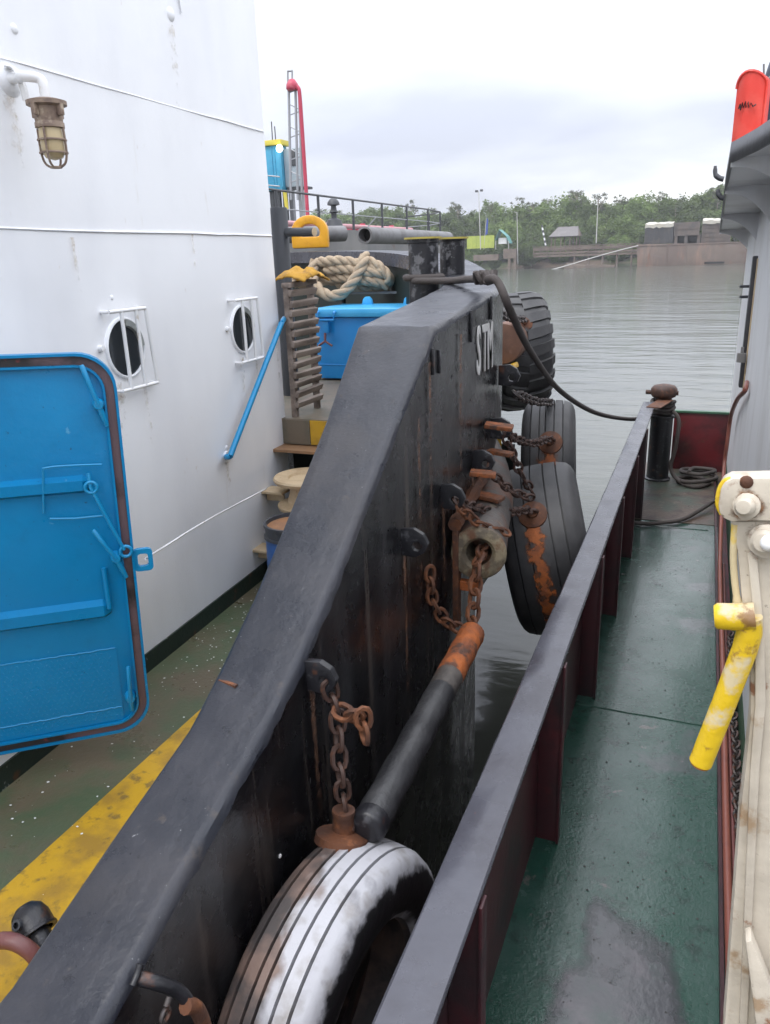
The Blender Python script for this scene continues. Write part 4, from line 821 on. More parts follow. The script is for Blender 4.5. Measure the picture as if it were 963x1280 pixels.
mb = MB(); mb.box((-.510, 3.1, (capz-.056+DZ-.1)/2), (.014, 11.2, capz-.056-DZ+.1)); mb.build('bulwark_plate', m_maroon, bg_)
for y in (.35, 1.56, 2.86, 4.11, 5.25, 6.42, 7.49):
    mb = MB(); mb.prism([(-.502, 0), (-.412, 0), (-.412, capz-DZ-.016), (-.502, capz-DZ-.057)], Matrix(((1, 0, 0, 0), (0, 0, -1, y), (0, 1, 0, DZ), (0, 0, 0, 1))), .014); mb.build('stanchion', m_maroon, bg_, bevel=.003)
    MB().box((-.405, y-.007, DZ+(capz-DZ)/2-.01), (.01, .05, capz-DZ-.03)).build('stanchion_flange', m_maroon, bg_, bevel=.002)
mb = MB()
for i in range(480):
    y = random.uniform(1.6, 8.3); x = random.gauss(-.08, .13) if random.random() < .6 else random.uniform(-.38, .22)
    if not -.39 < x < .23: continue
    s_ = random.choice((random.uniform(.0015, .004), random.uniform(.002, .006))); a = random.uniform(0, 6.28); p = Vector((x, y, DZ+.0015 if y < 7.4 else DZ+.0055))
    mb.add([p+Vector((s_*cos(a+t)*random.uniform(.4, 1.6), s_*sin(a+t), random.uniform(.0, .003))) for t in (0, 1.3, 2.9, 4.4)], [(0, 1, 2, 3)])
tag(mb.build('deck_grit', m_grit), 'dark flakes and grit strewn over the green barge deck', 'grit', kind='stuff')
pud = [(745, 1118), (762, 1135), (790, 1152), (822, 1160), (842, 1180), (846, 1215), (852, 1260), (862, 1300), (860, 1360), (665, 1360), (672, 1300), (682, 1265), (692, 1236), (708, 1200), (724, 1165), (734, 1138)]
pp = spline([at(x, y, D=2.4972) for x, y in pud+pud[:1]], 5)[:-1]; mb = MB(); cc_ = at(770, 1270, D=2.4972); k = len(pp)
rings_ = [[cc_+(p-cc_)*q for p in pp] for q in (1.18, 1.0, .82, .55)]
mb.add([p for g_ in rings_ for p in g_], [(j*k+i, j*k+(i+1) % k, (j+1)*k+(i+1) % k, (j+1)*k+i) for j in range(3) for i in range(k)]+[tuple(range(3*k, 4*k))])
me = mb.mesh('pale_deck_patch', ragged(material('pale_mauve_film', (.066, .068, .075), .16, layers=[((.05, .075, .068), 6, .5, .64, None, .7), ((.13, .11, .125), 4, .55, .7, None, .6)], bump=.15, bscale=30), 5, .72, 1.02)); a_ = me.attributes.new('cover', 'FLOAT', 'POINT')
for i, v in enumerate(me.vertices): a_.data[i].value = 0 if i < k else (.26 if i < 2*k else (.42 if i < 3*k else .56))
link('pale_deck_patch', me, bg_)
# end plate and post
MB().box((.09, 9.46, DZ+.335), (.64, .03, .70)).build('end_plate', m_red, bg_, bevel=.006)
MB().box((.09, 9.455, DZ+.69), (.68, .06, .025)).build('end_plate_rail', m_greenc, bg_, bevel=.004)
MB().box((.385, 9.43, DZ+.33), (.05, .05, .68)).build('end_plate_post', m_greenc, bg_, bevel=.004)
px_, py_ = -.345, 8.95
bp_ = MB().lathe([(.14, 0), (.14, .02), (.118, .03), (.118, .72), (.16, .725), (.16, .745), (.085, .75), (.085, .93), (.12, .945), (.135, .97), (.135, 1.03), (.11, 1.06), (.05, 1.075), (0, 1.08)], 24, Matrix.Translation((px_, py_, DZ))).build('bollard_post', m_black, bg_, smooth=40)
MB().lathe([(.087, .75), (.088, .93), (.122, .944), (.138, .97), (.138, 1.031), (.112, 1.062), (.05, 1.078), (0, 1.083)], 24, Matrix.Translation((px_, py_, DZ))).build('bollard_head', m_rustdark, bp_, smooth=40)
MB().tube([(px_-.19, py_+.02, DZ+.985), (px_+.15, py_, DZ+.985)], .025, 8).build('bollard_pin', m_rustdark, bp_, smooth=50)
MB().box((px_-.02, py_-.30, capz+.004), (.15, .5, .01), Matrix.Rotation(-.2, 3, 'Z')).build('rail_end_plate', m_rust, bg_, bevel=.002)
# rope turns on the post and the tail lying on deck
tr = MB()
for k_ in range(4): tr.tube([(px_+(.108+.01*(k_ % 2))*cos(a), py_+(.108+.01*(k_ % 2))*sin(a), DZ+.78+.036*k_+.012*sin(a*2+k_)) for a in [2*pi*i/20 for i in range(20)]], .021, 8, closed=True)
tr.tube(spline([(px_+.11, py_-.08, DZ+.80), (px_+.18, py_-.12, DZ+.70), (px_+.17, py_-.13, DZ+.4), (px_+.14, py_-.12, DZ+.17), (px_+.25, py_-.2, DZ+.04), (px_+.42, py_-.3, DZ+.025), (px_+.55, py_-.1, DZ+.03), (px_+.4, py_+.1, DZ+.03), (px_+.22, py_, DZ+.03), (px_+.3, py_-.25, DZ+.06), (px_+.5, py_-.2, DZ+.07), (px_+.62, py_+.05, DZ+.05), (px_+.5, py_+.3, DZ+.04), (px_+.3, py_+.35, DZ+.05), (px_+.25, py_+.1, DZ+.08), (px_+.45, py_-.05, DZ+.10), (px_+.6, py_+.2, DZ+.09), (px_+.38, py_+.25, DZ+.09), (px_+.33, py_-.02, DZ+.11)], 7), .022, 8)
tag(tr.build('bollard_rope', m_darkrope, smooth=60), 'dark rope wound on the barge bollard with its tail heaped on deck', 'rope')
cb_ = [at(736, 670, X=-.62), at(745, 664, X=-.55), V(-.46, 7.25, 2.47), V(-.28, 7.3, 2.475), V(-.05, 7.45, 2.47), V(.1, 7.7, 2.45), V(.24, 7.98, 2.42), V(.33, 8.1, 2.38)]
tag(MB().tube(spline(cb_[2:], 8), .019, 8).build('deck_hose', m_darkrope, smooth=60), 'dark hose lying across the barge deck near its far end', 'hose')
# deck edge, coaming and wheelhouse
MB().box((.262, 3.4, DZ+.012), (.014, 11.5, .06)).build('deck_edge_bar', m_maroon, bg_)
MB().box((.385, 3.1, DZ+.15), (.05, 12.0, .36)).build('green_coaming', m_greenc, bg_, bevel=.004)
mb = MB(); n = 24; vs = []
wsec = [[Vector((.345+.002*noise.noise((y*1.1, z*1.2, 3)), y, z)) for z in [DZ+.33+i*(H+.55-DZ-.33)/14 for i in range(15)]] for y in [1.6+(9.25-1.6)*i/n for i in range(n+1)]]
back = [Vector((v.x+.03, v.y+.025, v.z)) for v in wsec[-1]]; far = [Vector((1.8, v.y, v.z)) for v in back]
fr0 = [Vector((1.8, v.y, v.z)) for v in wsec[0]]
loft([fr0]+wsec+[back, far]).build('wheelhouse_wall', m_house, bg_, smooth=40)
# side door edge with hinges and a rust run under it
pm = at(937, 400, X=.335); za, zb = at(940, 320, Y=pm.y).z, at(934, 484, Y=pm.y).z
d_ = MB().box((.333, pm.y, (za+zb)/2), (.05, .10, za-zb)).build('side_door_edge', m_darkgrey, bg_, bevel=.012)
MB().box((.343, pm.y-.09, (za+zb)/2-.02), (.010, .07, za-zb)).build('rusty_door_seam', m_creamv, d_, bevel=.002)
for px, py in ((929, 358), (929, 371)):
    p = at(px+4, py, X=.31); MB().tube([p+Vector((.03, 0, 0)), p, p+Vector((-.05, -.02, .0))], .012, 8).build('door_hook', m_darkgrey, d_, smooth=50)
p = at(927, 448, X=.30); MB().lathe([(0, .09), (.012, .09), (.012, .04), (.035, .04), (.035, -.03), (0, -.03)], 12, Matrix.Translation(p)).build('door_catch', m_farhull, d_, smooth=40)
# bridge deck overhang: dark fascia, brackets beneath
tips = [(914, 203, 4.2), (907, 238, 5.6), (903, 271, 7.6), (900, 290, 9.3)]
tp = [at(x, y, Y=Y) for x, y, Y in tips]
wp = [at(966, 262, Y=4.2), at(954, 290, Y=5.6), at(944, 304, Y=7.6), at(926, 314, Y=9.3)]
for i, (p, q) in enumerate(zip(tp, wp)):
    cx0 = .36; arc_ = []
    for k in range(13):
        t = k/12; arc_.append((p.x+(cx0-p.x)*t, p.z-.02-(p.z-.02-q.z)*(t**2.2)))
    poly = arc_+[(cx0, p.z+.02), (p.x, p.z+.02)]
    mb = MB(); mb.prism(poly, Matrix(((1, 0, 0, 0), (0, 0, -1, p.y+.02), (0, 1, 0, 0), (0, 0, 0, 1))), .02); mb.build('knee_bracket', m_house, bg_)
zf = tp[0].z-H
front = [at(x_, y_, D=-zf) for x_, y_ in ((1010, 156), (985, 167), (963, 179), (945, 189), (930, 196), (919, 201))]
edge = front+tp
edge = [Vector((p.x, p.y, p.z)) for p in edge]; k = len(edge)
def strip(dz0, dz1, inset): return [Vector((p.x+inset, p.y+inset*.5, p.z+d)) for p in edge for d in (dz0, dz1)]
mb = MB(); mb.add(strip(0, .085, 0), [(i*2, i*2+2, i*2+3, i*2+1) for i in range(k-1)]); o = mb.build('fascia_band', m_darkgrey, bg_, smooth=50); sm = o.modifiers.new('thickness', 'SOLIDIFY'); sm.thickness = .014; sm.offset = 0
mb = MB(); vs = []
for p in edge:
    q = Vector((1.9, p.y, p.z)); vs += [p+Vector((.012, .006, .02)), p+Vector((.012, .006, .075)), q+Vector((0, 0, .075)), q+Vector((0, 0, .02))]
mb.add(vs, [(i*4+j, i*4+4+j, i*4+4+(j+1) % 4, i*4+(j+1) % 4) for i in range(k-1) for j in range(4)]+[(3, 2, 1, 0), ((k-1)*4, (k-1)*4+1, (k-1)*4+2, (k-1)*4+3)]); mb.build('overhang_deck', m_house, bg_)
for px, py, s_ in ((899, 216, 1), (900, 240, .7)):
    p = at(905, py+8, Y=6.0); MB().tube(spline([p, p+Vector((-.03*s_, 0, .01)), p+Vector((-.055*s_, 0, .035)), p+Vector((-.06*s_, 0, .085*s_))], 4), [.017]*8+[.014]*3+[.01]*2, 8).build('fender_hook', m_darkgrey, bg_, smooth=50)
# red sidelight screen, navy cover and cable on the overhang
rl = thing('sidelight_screen', 'tall red sidelight screen with rounded top standing on the wheelhouse overhang', 'sidelight', at(934, 182, Y=4.4))
A0, A1, A2 = at(913, 184, Y=4.3), at(952, 176, Y=4.3), at(936, 91, Y=4.3)
w_ = (A1-A0).length; h_ = A2.z-(A0.z+A1.z)/2
pl = [(-w_/2, -.03), (w_/2, -.03), (w_/2, h_*.80)]+[(w_/2*cos(a)*(1 if cos(a) > 0 else .96), h_*.80+h_*.2*sin(a)) for a in [pi*i/12 for i in range(1, 12)]]+[(-w_/2*.96, h_*.80)]
cen = (A0+A1)/2; M = fr4(Vector((cen.x, cen.y, (A0.z+A1.z)/2)), (-.35, -1, 0), (1, -.35, 0))
k = len(pl); mb = MB(); bul = lambda x: .05*(1-(x/(w_/2))**2)
mb.add([M @ Vector((x, y, bul(x))) for x, y in pl]+[M @ Vector((x, y, -.06)) for x, y in pl]+[M @ Vector((0, h_*.5, .05))], [(i, (i+1) % k, k+(i+1) % k, k+i) for i in range(k)]+[(2*k, i, (i+1) % k) for i in range(k)]+[tuple(range(2*k-1, k-1, -1))])
mb.build('screen_board', m_redboard, rl, smooth=45)
MB().tube([M @ Vector((x, y, bul(x)+.002)) for x, y in pl[1:]], .007, 6).build('screen_rim', m_redboard, rl, smooth=60)
sc = [(-.25, .5), (-.2, .56), (-.17, .48), (-.12, .57), (-.08, .50), (-.02, .58), (.0, .50), (.06, .57), (.09, .49), (.14, .55), (.2, .5), (.26, .53)]
MB().tube([M @ Vector((x*w_*1.1, y*h_, bul(x*w_*1.1)+.002)) for x, y in sc], .0035, 5).build('scrawl', m_black, rl, smooth=60)
nv = thing('navy_cover', 'navy canvas cover with a cable behind the red sidelight screen', 'cover', at(958, 178, Y=4.5))
q = at(975, 178, Y=4.6); MB().lathe([(.10, -.05), (.102, .2), (.10, .30), (.085, .36), (.06, .385), (0, .39)], 16, Matrix.Translation(q)).build('cover_body', m_navy, nv, smooth=50)
MB().tube(spline([at(948, 178, Y=4.4), at(947, 150, Y=4.4), at(950, 125, Y=4.4), at(955, 108, Y=4.4), at(962, 98, Y=4.4), at(970, 105, Y=4.4)], 6), .008, 8).build('cover_cable', m_farhull, nv, smooth=60)
MB().tube([at(955, 105, Y=4.45), at(955, 80, Y=4.45)], .005, 6).build('cover_stay', m_farhull, nv, smooth=60)
# red hose down the wheelhouse corner and along the coaming, chain beside it
hs = [at(934, 478, X=.325), at(931, 489, X=.31), at(922, 499, X=.30), at(914, 520, X=.295), at(909, 555, X=.29), at(905, 590, X=.287), V(.287, 6.6, 2.38), V(.284, 5.8, 2.43), V(.288, 4.6, 2.44), V(.286, 3.2, 2.445), V(.289, 1.8, 2.445), V(.286, .8, 2.445)]
tag(MB().tube(spline(hs, 7), .017, 10).build('red_hose', m_hose, smooth=60), 'red brown hose running down the white wheelhouse and along the coaming', 'hose')
hs2 = [V(.318, 6.4, 2.47), V(.314, 5, 2.475), V(.316, 3.4, 2.475), V(.312, 1.9, 2.475), V(.316, .8, 2.475)]
tag(MB().tube(spline(hs2, 7), .011, 8).build('brown_pipe', m_brown, smooth=60), 'thin brown pipe lying beside the red hose on the deck edge', 'pipe')
chain('long weathered chain lying along the green coaming of the barge', [V(.339+.006*sin(i*1.9), .9+.2*i, 2.445+.004*sin(i*3)) for i in range(22)], .062, .042, .0075, m=m_steelchain, group=None)

# ---------------------------------------------------------------- cream gate post with yellow lever, close to the camera
YP = 1.1
gp = thing('gate_post', 'cream painted steel gate post with yellow lever and bolts, close at the right edge', 'post', at(940, 1280, Y=YP))
def gpt(px, py, dy=0): return at(px, py, Y=YP+dy)
def slab(poly, d0, d1, nm, m_, bev=.004):
    f_ = [gpt(x, y, d0) for x, y in poly]; dv_ = Vector((0, d1-d0, 0)); b_ = [p+dv_ for p in f_]; k = len(poly)
    return MB().add(f_+b_, [tuple(range(k)), tuple(range(2*k-1, k-1, -1))]+[(i, (i+1) % k, k+(i+1) % k, k+i) for i in range(k)]).build(nm, m_, gp, bevel=bev)
post = slab([(914, 652), (922, 690), (930, 780), (938, 850), (938, 900), (932, 960), (925, 1020), (905, 1290), (900, 1400), (1040, 1400), (1040, 650)], .0, .05, 'post_plate', m_cream)
slab([(916, 598), (906, 603), (901, 612), (898, 632), (899, 641), (904, 648), (916, 654), (924, 652), (1040, 652), (1040, 596)], -.012, .03, 'head_plate', m_cream, .005)
MB().tube(spline([gpt(903, 642, -.004), gpt(898, 630, -.004), gpt(900, 613, -.004), gpt(906, 602, -.004), gpt(914, 599, -.004)], 4), .004, 8).build('yellow_edge', m_yel2, gp, smooth=60)
MB().tube(spline([gpt(919, 655, .004), gpt(917, 700, .004), gpt(921, 745, .004), gpt(929, 790, .004), gpt(936, 825, .004)], 4), [.005]*9+[.008]*8, 10).build('yellow_edge', m_yel2, gp, smooth=60)
slab([(934, 690), (946, 690), (956, 790), (958, 880), (950, 960), (934, 1290), (924, 1290), (938, 960), (944, 880), (944, 790)], -.010, .012, 'post_rib', m_cream, .003)
for px, py, r_, m_ in ((934, 632, .013, m_cream), (958, 676, .017, m_cream)):
    p = gpt(px, py, -.014); bo = MB().lathe([(r_*1.35, .0), (r_*1.35, .004), (r_, .006), (r_, .014), (r_*.7, .019), (0, .020)], 16, fr4(p, (-.3, -1, .15))).build('bolt', m_, gp, smooth=40)
p = gpt(962, 679, -.035); MB().lathe([(.0, .012), (.007, .010), (.011, .004), (.012, -.004), (.008, -.012), (.006, -.03)], 16, fr4(p, (-.3, -1, .15))).build('bolt_cap', m_white2, gp, smooth=60)
p = gpt(933, 603, -.013); MB().lathe([(.0, .003), (.007, .002), (.009, -.002)], 12, fr4(p, (-.1, -1, .1))).build('plate_hole', m_rust, gp, smooth=60)
lv = MB().tube([gpt(944, 770, -.02), gpt(917, 771, -.02), gpt(897, 770, -.02), gpt(893, 770, -.02)], [.019, .019, .0185, .015], 18).build('pivot_stub', m_yel2, gp, smooth=40)
ls = [gpt(937, 790, -.015), gpt(931, 812, -.015), gpt(905, 880, -.015), gpt(876, 953, -.015)]
MB().tube([gpt(938, 770, -.017)]+ls+[ls[-1]+(ls[-1]-ls[-2]).normalized()*.004], [.016, .017, .0168, .0165, .0165, .013], 18).build('lever_bar', m_yel2, gp, smooth=40)
_e = (ls[-1]-ls[-2]).normalized(); MB().lathe([(0, .0055), (.011, .005), (.0145, .003), (.0155, -.004)], 16, fr4(ls[-1]+_e*.001, _e)).build('lever_end', m_orange, gp, smooth=40)
m_boltstain = ragged(material('bolt_rust_film', (.26, .12, .05), .7, layers=[((.10, .06, .04), 60, .45, .6, None, .9)], bump=.3, bscale=90), 55, .62, .85)
for px, py, r_ in ((934, 632, .013), (958, 676, .017)):
    mb = MB(); c_ = gpt(px, py, -.0135); n_ = 24
    mb.add([c_+Vector((q*cos(2*pi*i/n_), 0, q*sin(2*pi*i/n_)*(1.5 if sin(2*pi*i/n_) < 0 else 1))) for q in (r_*1.1, r_*1.6, r_*2.1) for i in range(n_)], [(k*n_+i, k*n_+(i+1) % n_, (k+1)*n_+(i+1) % n_, (k+1)*n_+i) for k in range(2) for i in range(n_)])
    me = mb.mesh('rust_ring', m_boltstain); a_ = me.attributes.new('cover', 'FLOAT', 'POINT')
    for i, v in enumerate(me.vertices): a_.data[i].value = .30-.30*((v.co-c_).length/r_-1.1)
    link('rust_ring', me, gp)
slab([(932, 1178), (940, 1176), (985, 1290), (985, 1400), (960, 1400)], -.05, -.02, 'post_brace', m_cream, .004)

# ---------------------------------------------------------------- barge and crane gear moored beyond the tug
XB, ZB = -11.65, H+.93
fb = thing('moored_barge', 'grey barge with dark railing and red deck pipes moored beyond the tug', 'barge', (-15, 26, 0))
hullp = [(XB, 12), (XB, 36), (XB-.6, 38.2), (XB-1.8, 39.6), (XB-4, 40.3), (XB-9, 40.3), (XB-9, 12)]
mb = MB(); mb.prism(hullp, Matrix.Translation((0, 0, -.5)), ZB+.5); mb.build('barge_hull', m_farhull, fb)
rl_ = [(XB+.0, y) for y in (15.5, 18.3, 21.0, 23.7, 26.4, 29.1, 31.8, 34.5)]+[(XB-.25, 37.0), (XB-1.4, 38.8), (XB-3, 39.8)]
for x, y in rl_: MB().tube([(x-.1, y, ZB-.02), (x-.1, y, ZB+1.0)], .045, 6).build('rail_post', m_farrail, fb)
MB().tube([(x-.1, y, ZB+1.0) for x, y in rl_], .035, 6).build('top_rail', m_farrail, fb)
MB().tube([(x-.1, y, ZB+.5) for x, y in rl_], .02, 6).build('mid_rail', m_mast, fb)
MB().tube([(XB-.7, 14, ZB+.17), (XB-.7, 24, ZB+.17), (XB-.7, 34, ZB+.17)], .085, 10).build('pink_deck_pipe', m_farpink, fb, smooth=60)
for y, s_ in ((24.5, 1.0), (29.5, .9), (32.6, 1.2)):
    v_ = MB().lathe([(.16, 0), (.16, .05), (.28, .07), (.28, .22), (.12, .26), (.1, .34), (0, .34)], 12, Matrix.Translation((XB-1.1, y, ZB))).build('red_valve', m_farred, fb, smooth=40)
    MB().tube([(XB-1.5, y-.5*s_, ZB+.16), (XB-1.1, y+.9*s_, ZB+.16)], .12, 8).build('valve_pipe', m_farred, v_, smooth=60)
ck = at(418, 275, Y=24); MB().lathe([(.30, -.25), (.22, .0), (.09, .06), (.09, .20), (.16, .24), (.10, .3), (.08, .42), (.2, .45), (.19, .53), (.1, .64), (0, .66)], 12, Matrix.Translation(ck)).build('deck_vent', m_farrail, fb, smooth=40)
for x0, y0, x1, y1 in ((450, 290, 470, 276),):
    MB().tube([at(456, 288, Y=25), at(470, 272, Y=25)], .02, 6).build('deck_strut', m_mast, fb)
# control cabin with its mast
yc = 40.0
def fp(px, py, y=yc): return at(px, py, Y=y)
cabn = thing('control_cabin', 'blue control cabin on legs with yellow roof edge and a lit lamp', 'cabin', fp(340, 262))
c0, c1 = fp(318, 240), fp(357, 178)
mb = MB(); mb.box(((c0.x+c1.x)/2-.4, yc+.4, (c0.z+c1.z)/2-.05), (c1.x-c0.x, .8, c1.z-c0.z-.1)); mb.build('cabin_wall', m_cabin, cabn, bevel=.03)
MB().box(((c0.x+c1.x)/2-.4, yc+.4, c1.z+.04), (c1.x-c0.x+.4, 1.1, .26)).build('cabin_roof', m_cabiny, cabn, bevel=.03)
for px in (341, 344.5, 352): p = fp(px, 208); MB().box((p.x, yc-.02, (c0.z+c1.z)/2), (.05, .05, c1.z-c0.z-.3)).build('wall_rib', m_cabin, cabn)
for px in (322, 338, 346, 354): p = fp(px, 252); MB().box((p.x, yc+.3, (c0.z+ZB)/2), (.22, .22, c0.z-ZB)).build('cabin_leg', m_farrail, cabn)
for py in (219, 231): MB().tube([fp(320, py-1, yc-.5), fp(350, py+2, yc-.5)], .04, 6).build('cabin_rail', m_mast, cabn)
MB().tube([fp(356, 238, yc-.3), fp(359, 262, yc-.3)], .10, 6).build('yellow_ladder', m_cabiny, cabn)
em = bpy.data.materials.new('lit_lamp'); em.use_nodes = True; b_ = em.node_tree.nodes['Principled BSDF']; b_.inputs['Emission Color'].default_value = (1, .98, .9, 1); b_.inputs['Emission Strength'].default_value = 4; b_.inputs['Base Color'].default_value = (.9, .9, .85, 1)
MB().lathe([(0, .12), (.14, .10), (.20, .0), (.16, -.1), (0, -.12)], 14, fr4(fp(349.5, 185.5, yc-.3), (0, -1, 0))).build('work_lamp', em, cabn, smooth=60)
for px, h_ in ((341, 26), (345, 20)): MB().tube([fp(px, 178), fp(px-1.5, 178-h_)], .03, 5).build('antenna', m_farrail, cabn)
cg = thing('grey_switch_house', 'pale grey panelled house between the blue cabin and the mast', 'cabin', fp(366, 262, 40.4))
g0, g1 = fp(357.5, 234, 40.4), fp(378, 184, 40.4)
mb = MB(); mb.box(((g0.x+g1.x)/2-.1, 40.6, (g0.z+g1.z)/2), (g1.x-g0.x-.2, .4, g1.z-g0.z)); mb.build('house_wall', m_cabing, cg, bevel=.02)
p = fp(366.5, 197, 40.36); MB().box((p.x, 40.38, p.z), (.24, .06, .8)).build('louvre', m_farrail, cg)
for px in (362, 374): p = fp(px, 248, 40.6); MB().box((p.x, 40.9, (g0.z+ZB)/2), (.25, .25, g0.z-ZB)).build('house_leg', m_mast, cg)
MB().box((g1.x-.4, 40.6, g0.z-.1), (1.3, .5, .12)).build('platform', m_farrail, cg)
ms = thing('lattice_mast', 'grey lattice mast with red head block and red pipe down its side', 'mast', fp(370, 262, 39))
for a_, b_ in (((361, 106), (364, 250)), ((369.5, 108), (372.5, 250)), ((374, 110), (378, 250))): MB().tube([fp(*a_, 39), fp(*b_, 39)], .07, 8).build('mast_leg', m_mast, ms, smooth=60)
for i in range(9):
    y = 116+i*14; MB().tube([fp(361.3+i*.3, y, 39), fp(374.5+i*.4, y+(7 if i % 2 else -5), 39)], .03, 6).build('lattice_brace', m_mast, ms)
MB().tube([fp(360, 88.5, 39), fp(365.5, 88.5, 39)], .06, 6).build('mast_top', m_mast, ms)
for px in (360, 365.5): MB().tube([fp(px, 88.5, 39), fp(px, 106, 39)], .045, 6).build('mast_top', m_mast, ms)
hd = fp(365.5, 106, 38.9); MB().lathe([(0, .28), (.15, .24), (.30, .02), (.32, -.18), (.25, -.26), (0, -.26)], 14, Matrix.Translation(hd)).build('red_head', m_farred, ms, smooth=50)
MB().tube(spline([fp(368, 106, 38.9), fp(373, 110, 38.9), fp(375, 120, 38.9), fp(378.5, 170, 38.9), fp(383, 240, 38.9), fp(385, 272, 38.9)], 5), .10, 10).build('red_pipe', m_farred, ms, smooth=60)

# ---------------------------------------------------------------- far bank: rusty barge, jetty, hut, poles
YF = 160.0
def ff(px, py, y=YF): return at(px, py, Y=y)
rb = thing('rusty_barge', 'rusty brown barge lying on the far bank at the right', 'barge', (0, YF, 0))
x0 = ff(797, 330).x; zt = ff(830, 304.5).z
mb = MB(); mb.prism([(x0, -.5), (x0+32, -.5), (x0+32, zt-.2), (x0+18, zt-.35), (x0+6, zt-.05), (x0-.3, zt)], Matrix(((1, 0, 0, 0), (0, 0, -1, YF+14), (0, 1, 0, 0), (0, 0, 0, 1))), 14); mb.build('barge_hull', m_brownhull, rb, bevel=.06)
for px in (812, 834, 858, 882, 905): p = ff(px, 318); MB().box((p.x, YF-.05, (zt+.2)/2), (.14, .1, zt-.5)).build('hull_frame', m_brownhull, rb)
MB().box((x0+16, YF-.06, zt-.22), (32, .14, .2)).build('rub_rail', m_brownhull, rb)
p = ff(893, 329); MB().box((p.x, YF-.05, p.z+.1), (3.4, .1, .35)).build('hull_port', m_void, rb)
def bin_(label, px0, px1, pyt, pyb, m_, posts, rails, top=None, y=YF+1.5, depth=7):
    a_, b_ = ff(px0, pyb, y), ff(px1, pyt, y); t = thing('cargo_bin', label, 'cargo bin', ((a_.x+b_.x)/2, y, a_.z), 'cargo bins on the rusty barge')
    zc, hh, ww = (a_.z+b_.z)/2, b_.z-a_.z, b_.x-a_.x
    MB().box((a_.x+ww/2, y+depth/2, zc), (ww, depth, hh)).build('bin_wall', m_, t)
    for i in range(posts+1): MB().box((a_.x+ww*i/posts, y-.10, zc), (.16, .22, hh-.02)).build('bin_post', m_, t)
    for i in range(rails): MB().box((a_.x+ww/2, y-.06, a_.z+hh*(i+.5)/rails), (ww-.1, .13, .14)).build('bin_rail', m_, t)
    if top: 
        mb = MB(); n = 10; vs = []
        for i in range(n+1):
            for q, (yy, zz) in enumerate(((-.3, -.5), (-.32, .12), (depth*.5, .55), (depth+.2, .1))): vs.append((a_.x-.1+(ww+.2)*i/n, y+yy, b_.z+zz+random.uniform(-.12, .12)*(1 if q != 0 else 1.4)))
        mb.add(vs, [(i*4+k, i*4+4+k, i*4+5+k, i*4+1+k) for i in range(n) for k in range(3)]); mb.build('tarpaulin', top, t, smooth=60)
    return t
bin_('dark slatted cargo bin under a pale tarpaulin at the left end of the rusty barge', 806, 842, 280, 305, m_bindark, 6, 4, m_tarp)
mid = bin_('plain brown raised cargo box between two tarpaulin covered bins', 843, 875, 277, 295, m_bin, 2, 1)
for px in (845, 857.5, 873.5): p = ff(px, 300, YF+1.5); MB().box((p.x, YF+2, p.z), (.5, .8, 1.9)).build('box_leg', m_bin, mid)
MB().box((ff(859, 300).x, YF+5.5, ff(859, 300).z), (5.2, .3, 1.9)).build('box_back', m_void, mid)
bin_('rusty ribbed cargo bin under a pale tarpaulin beside the wheelhouse overhang', 877, 915, 275, 304, m_bin, 3, 5, m_tarp)
# jetty
YJ = 166.0
jt = thing('timber_jetty', 'old timber jetty on piles between the hut and the rusty barge', 'jetty', (ff(740, 330, YJ).x, YJ, 0))
j0, j1 = ff(668, 316, YJ), ff(800, 306, YJ)
for i in range(34):
    x = j0.x+(j1.x-j0.x)*(i+.5)/34; MB().box((x, YJ+1.5, j0.z-.45+random.uniform(-.04, .04)), ((j1.x-j0.x)/34-.06, 4+random.uniform(-.2, .2), .14)).build('deck_plank', m_timber, jt)
for zz in (-.75, .45, -.15): MB().box(((j0.x+j1.x)/2, YJ-.55, j0.z+zz), (j1.x-j0.x, .16, .34)).build('side_beam', m_timber, jt)
for i in range(16):
    x = j0.x+(j1.x-j0.x)*i/15; MB().box((x, YJ-.7, j0.z+.35), (.14, .14, 1.7)).build('rail_post', m_timber, jt)
    if i % 2 == 0 and i > 4: MB().tube([(x, YJ-.3, -.8), (x, YJ-.3, j0.z-.5)], .20, 8).build('pile', m_timber, jt)
MB().box(((j0.x+j1.x)/2, YJ-.7, j0.z+1.1), (j1.x-j0.x, .10, .12)).build('hand_rail', m_timber, jt)
for i in range(30):
    x = j0.x+(j1.x-j0.x)*(i+.5)/30; MB().box((x, YJ-.66, j0.z+.72), (.7, .06, random.uniform(.25, .6))).build('rail_board', m_timber, jt)
# hut on the jetty
ht = thing('thatched_hut', 'small open hut with grey pitched roof standing on the jetty', 'hut', (ff(705, 300, YJ).x, YJ+1.5, j0.z))
h0, h1 = ff(687, 296, YJ), ff(724, 296, YJ); ridge = ff(706, 284, YJ).z; ez = h0.z; yy0, yy1 = YJ-.8, YJ+4.2
for s, nm in ((0, 'roof_slope'), (1, 'roof_slope')):
    ya, yb = (yy0, (yy0+yy1)/2) if s == 0 else (yy1, (yy0+yy1)/2)
    mb = MB(); mb.add([(h0.x, ya, ez), (h1.x, ya, ez), (h1.x-.5, yb, ridge), (h0.x+1.3, yb, ridge)], [(0, 1, 2, 3)]); o = mb.build(nm, m_roof, ht); sm = o.modifiers.new('thickness', 'SOLIDIFY'); sm.thickness = .18
for s in (h1.x-.05,): 
    mb = MB(); mb.add([(s, yy0+.2, ez), (s, yy1-.2, ez), (s-.45, (yy0+yy1)/2, ridge-.1)], [(0, 1, 2)]); o = mb.build('gable', m_timber, ht); sm = o.modifiers.new('thickness', 'SOLIDIFY'); sm.thickness = .1
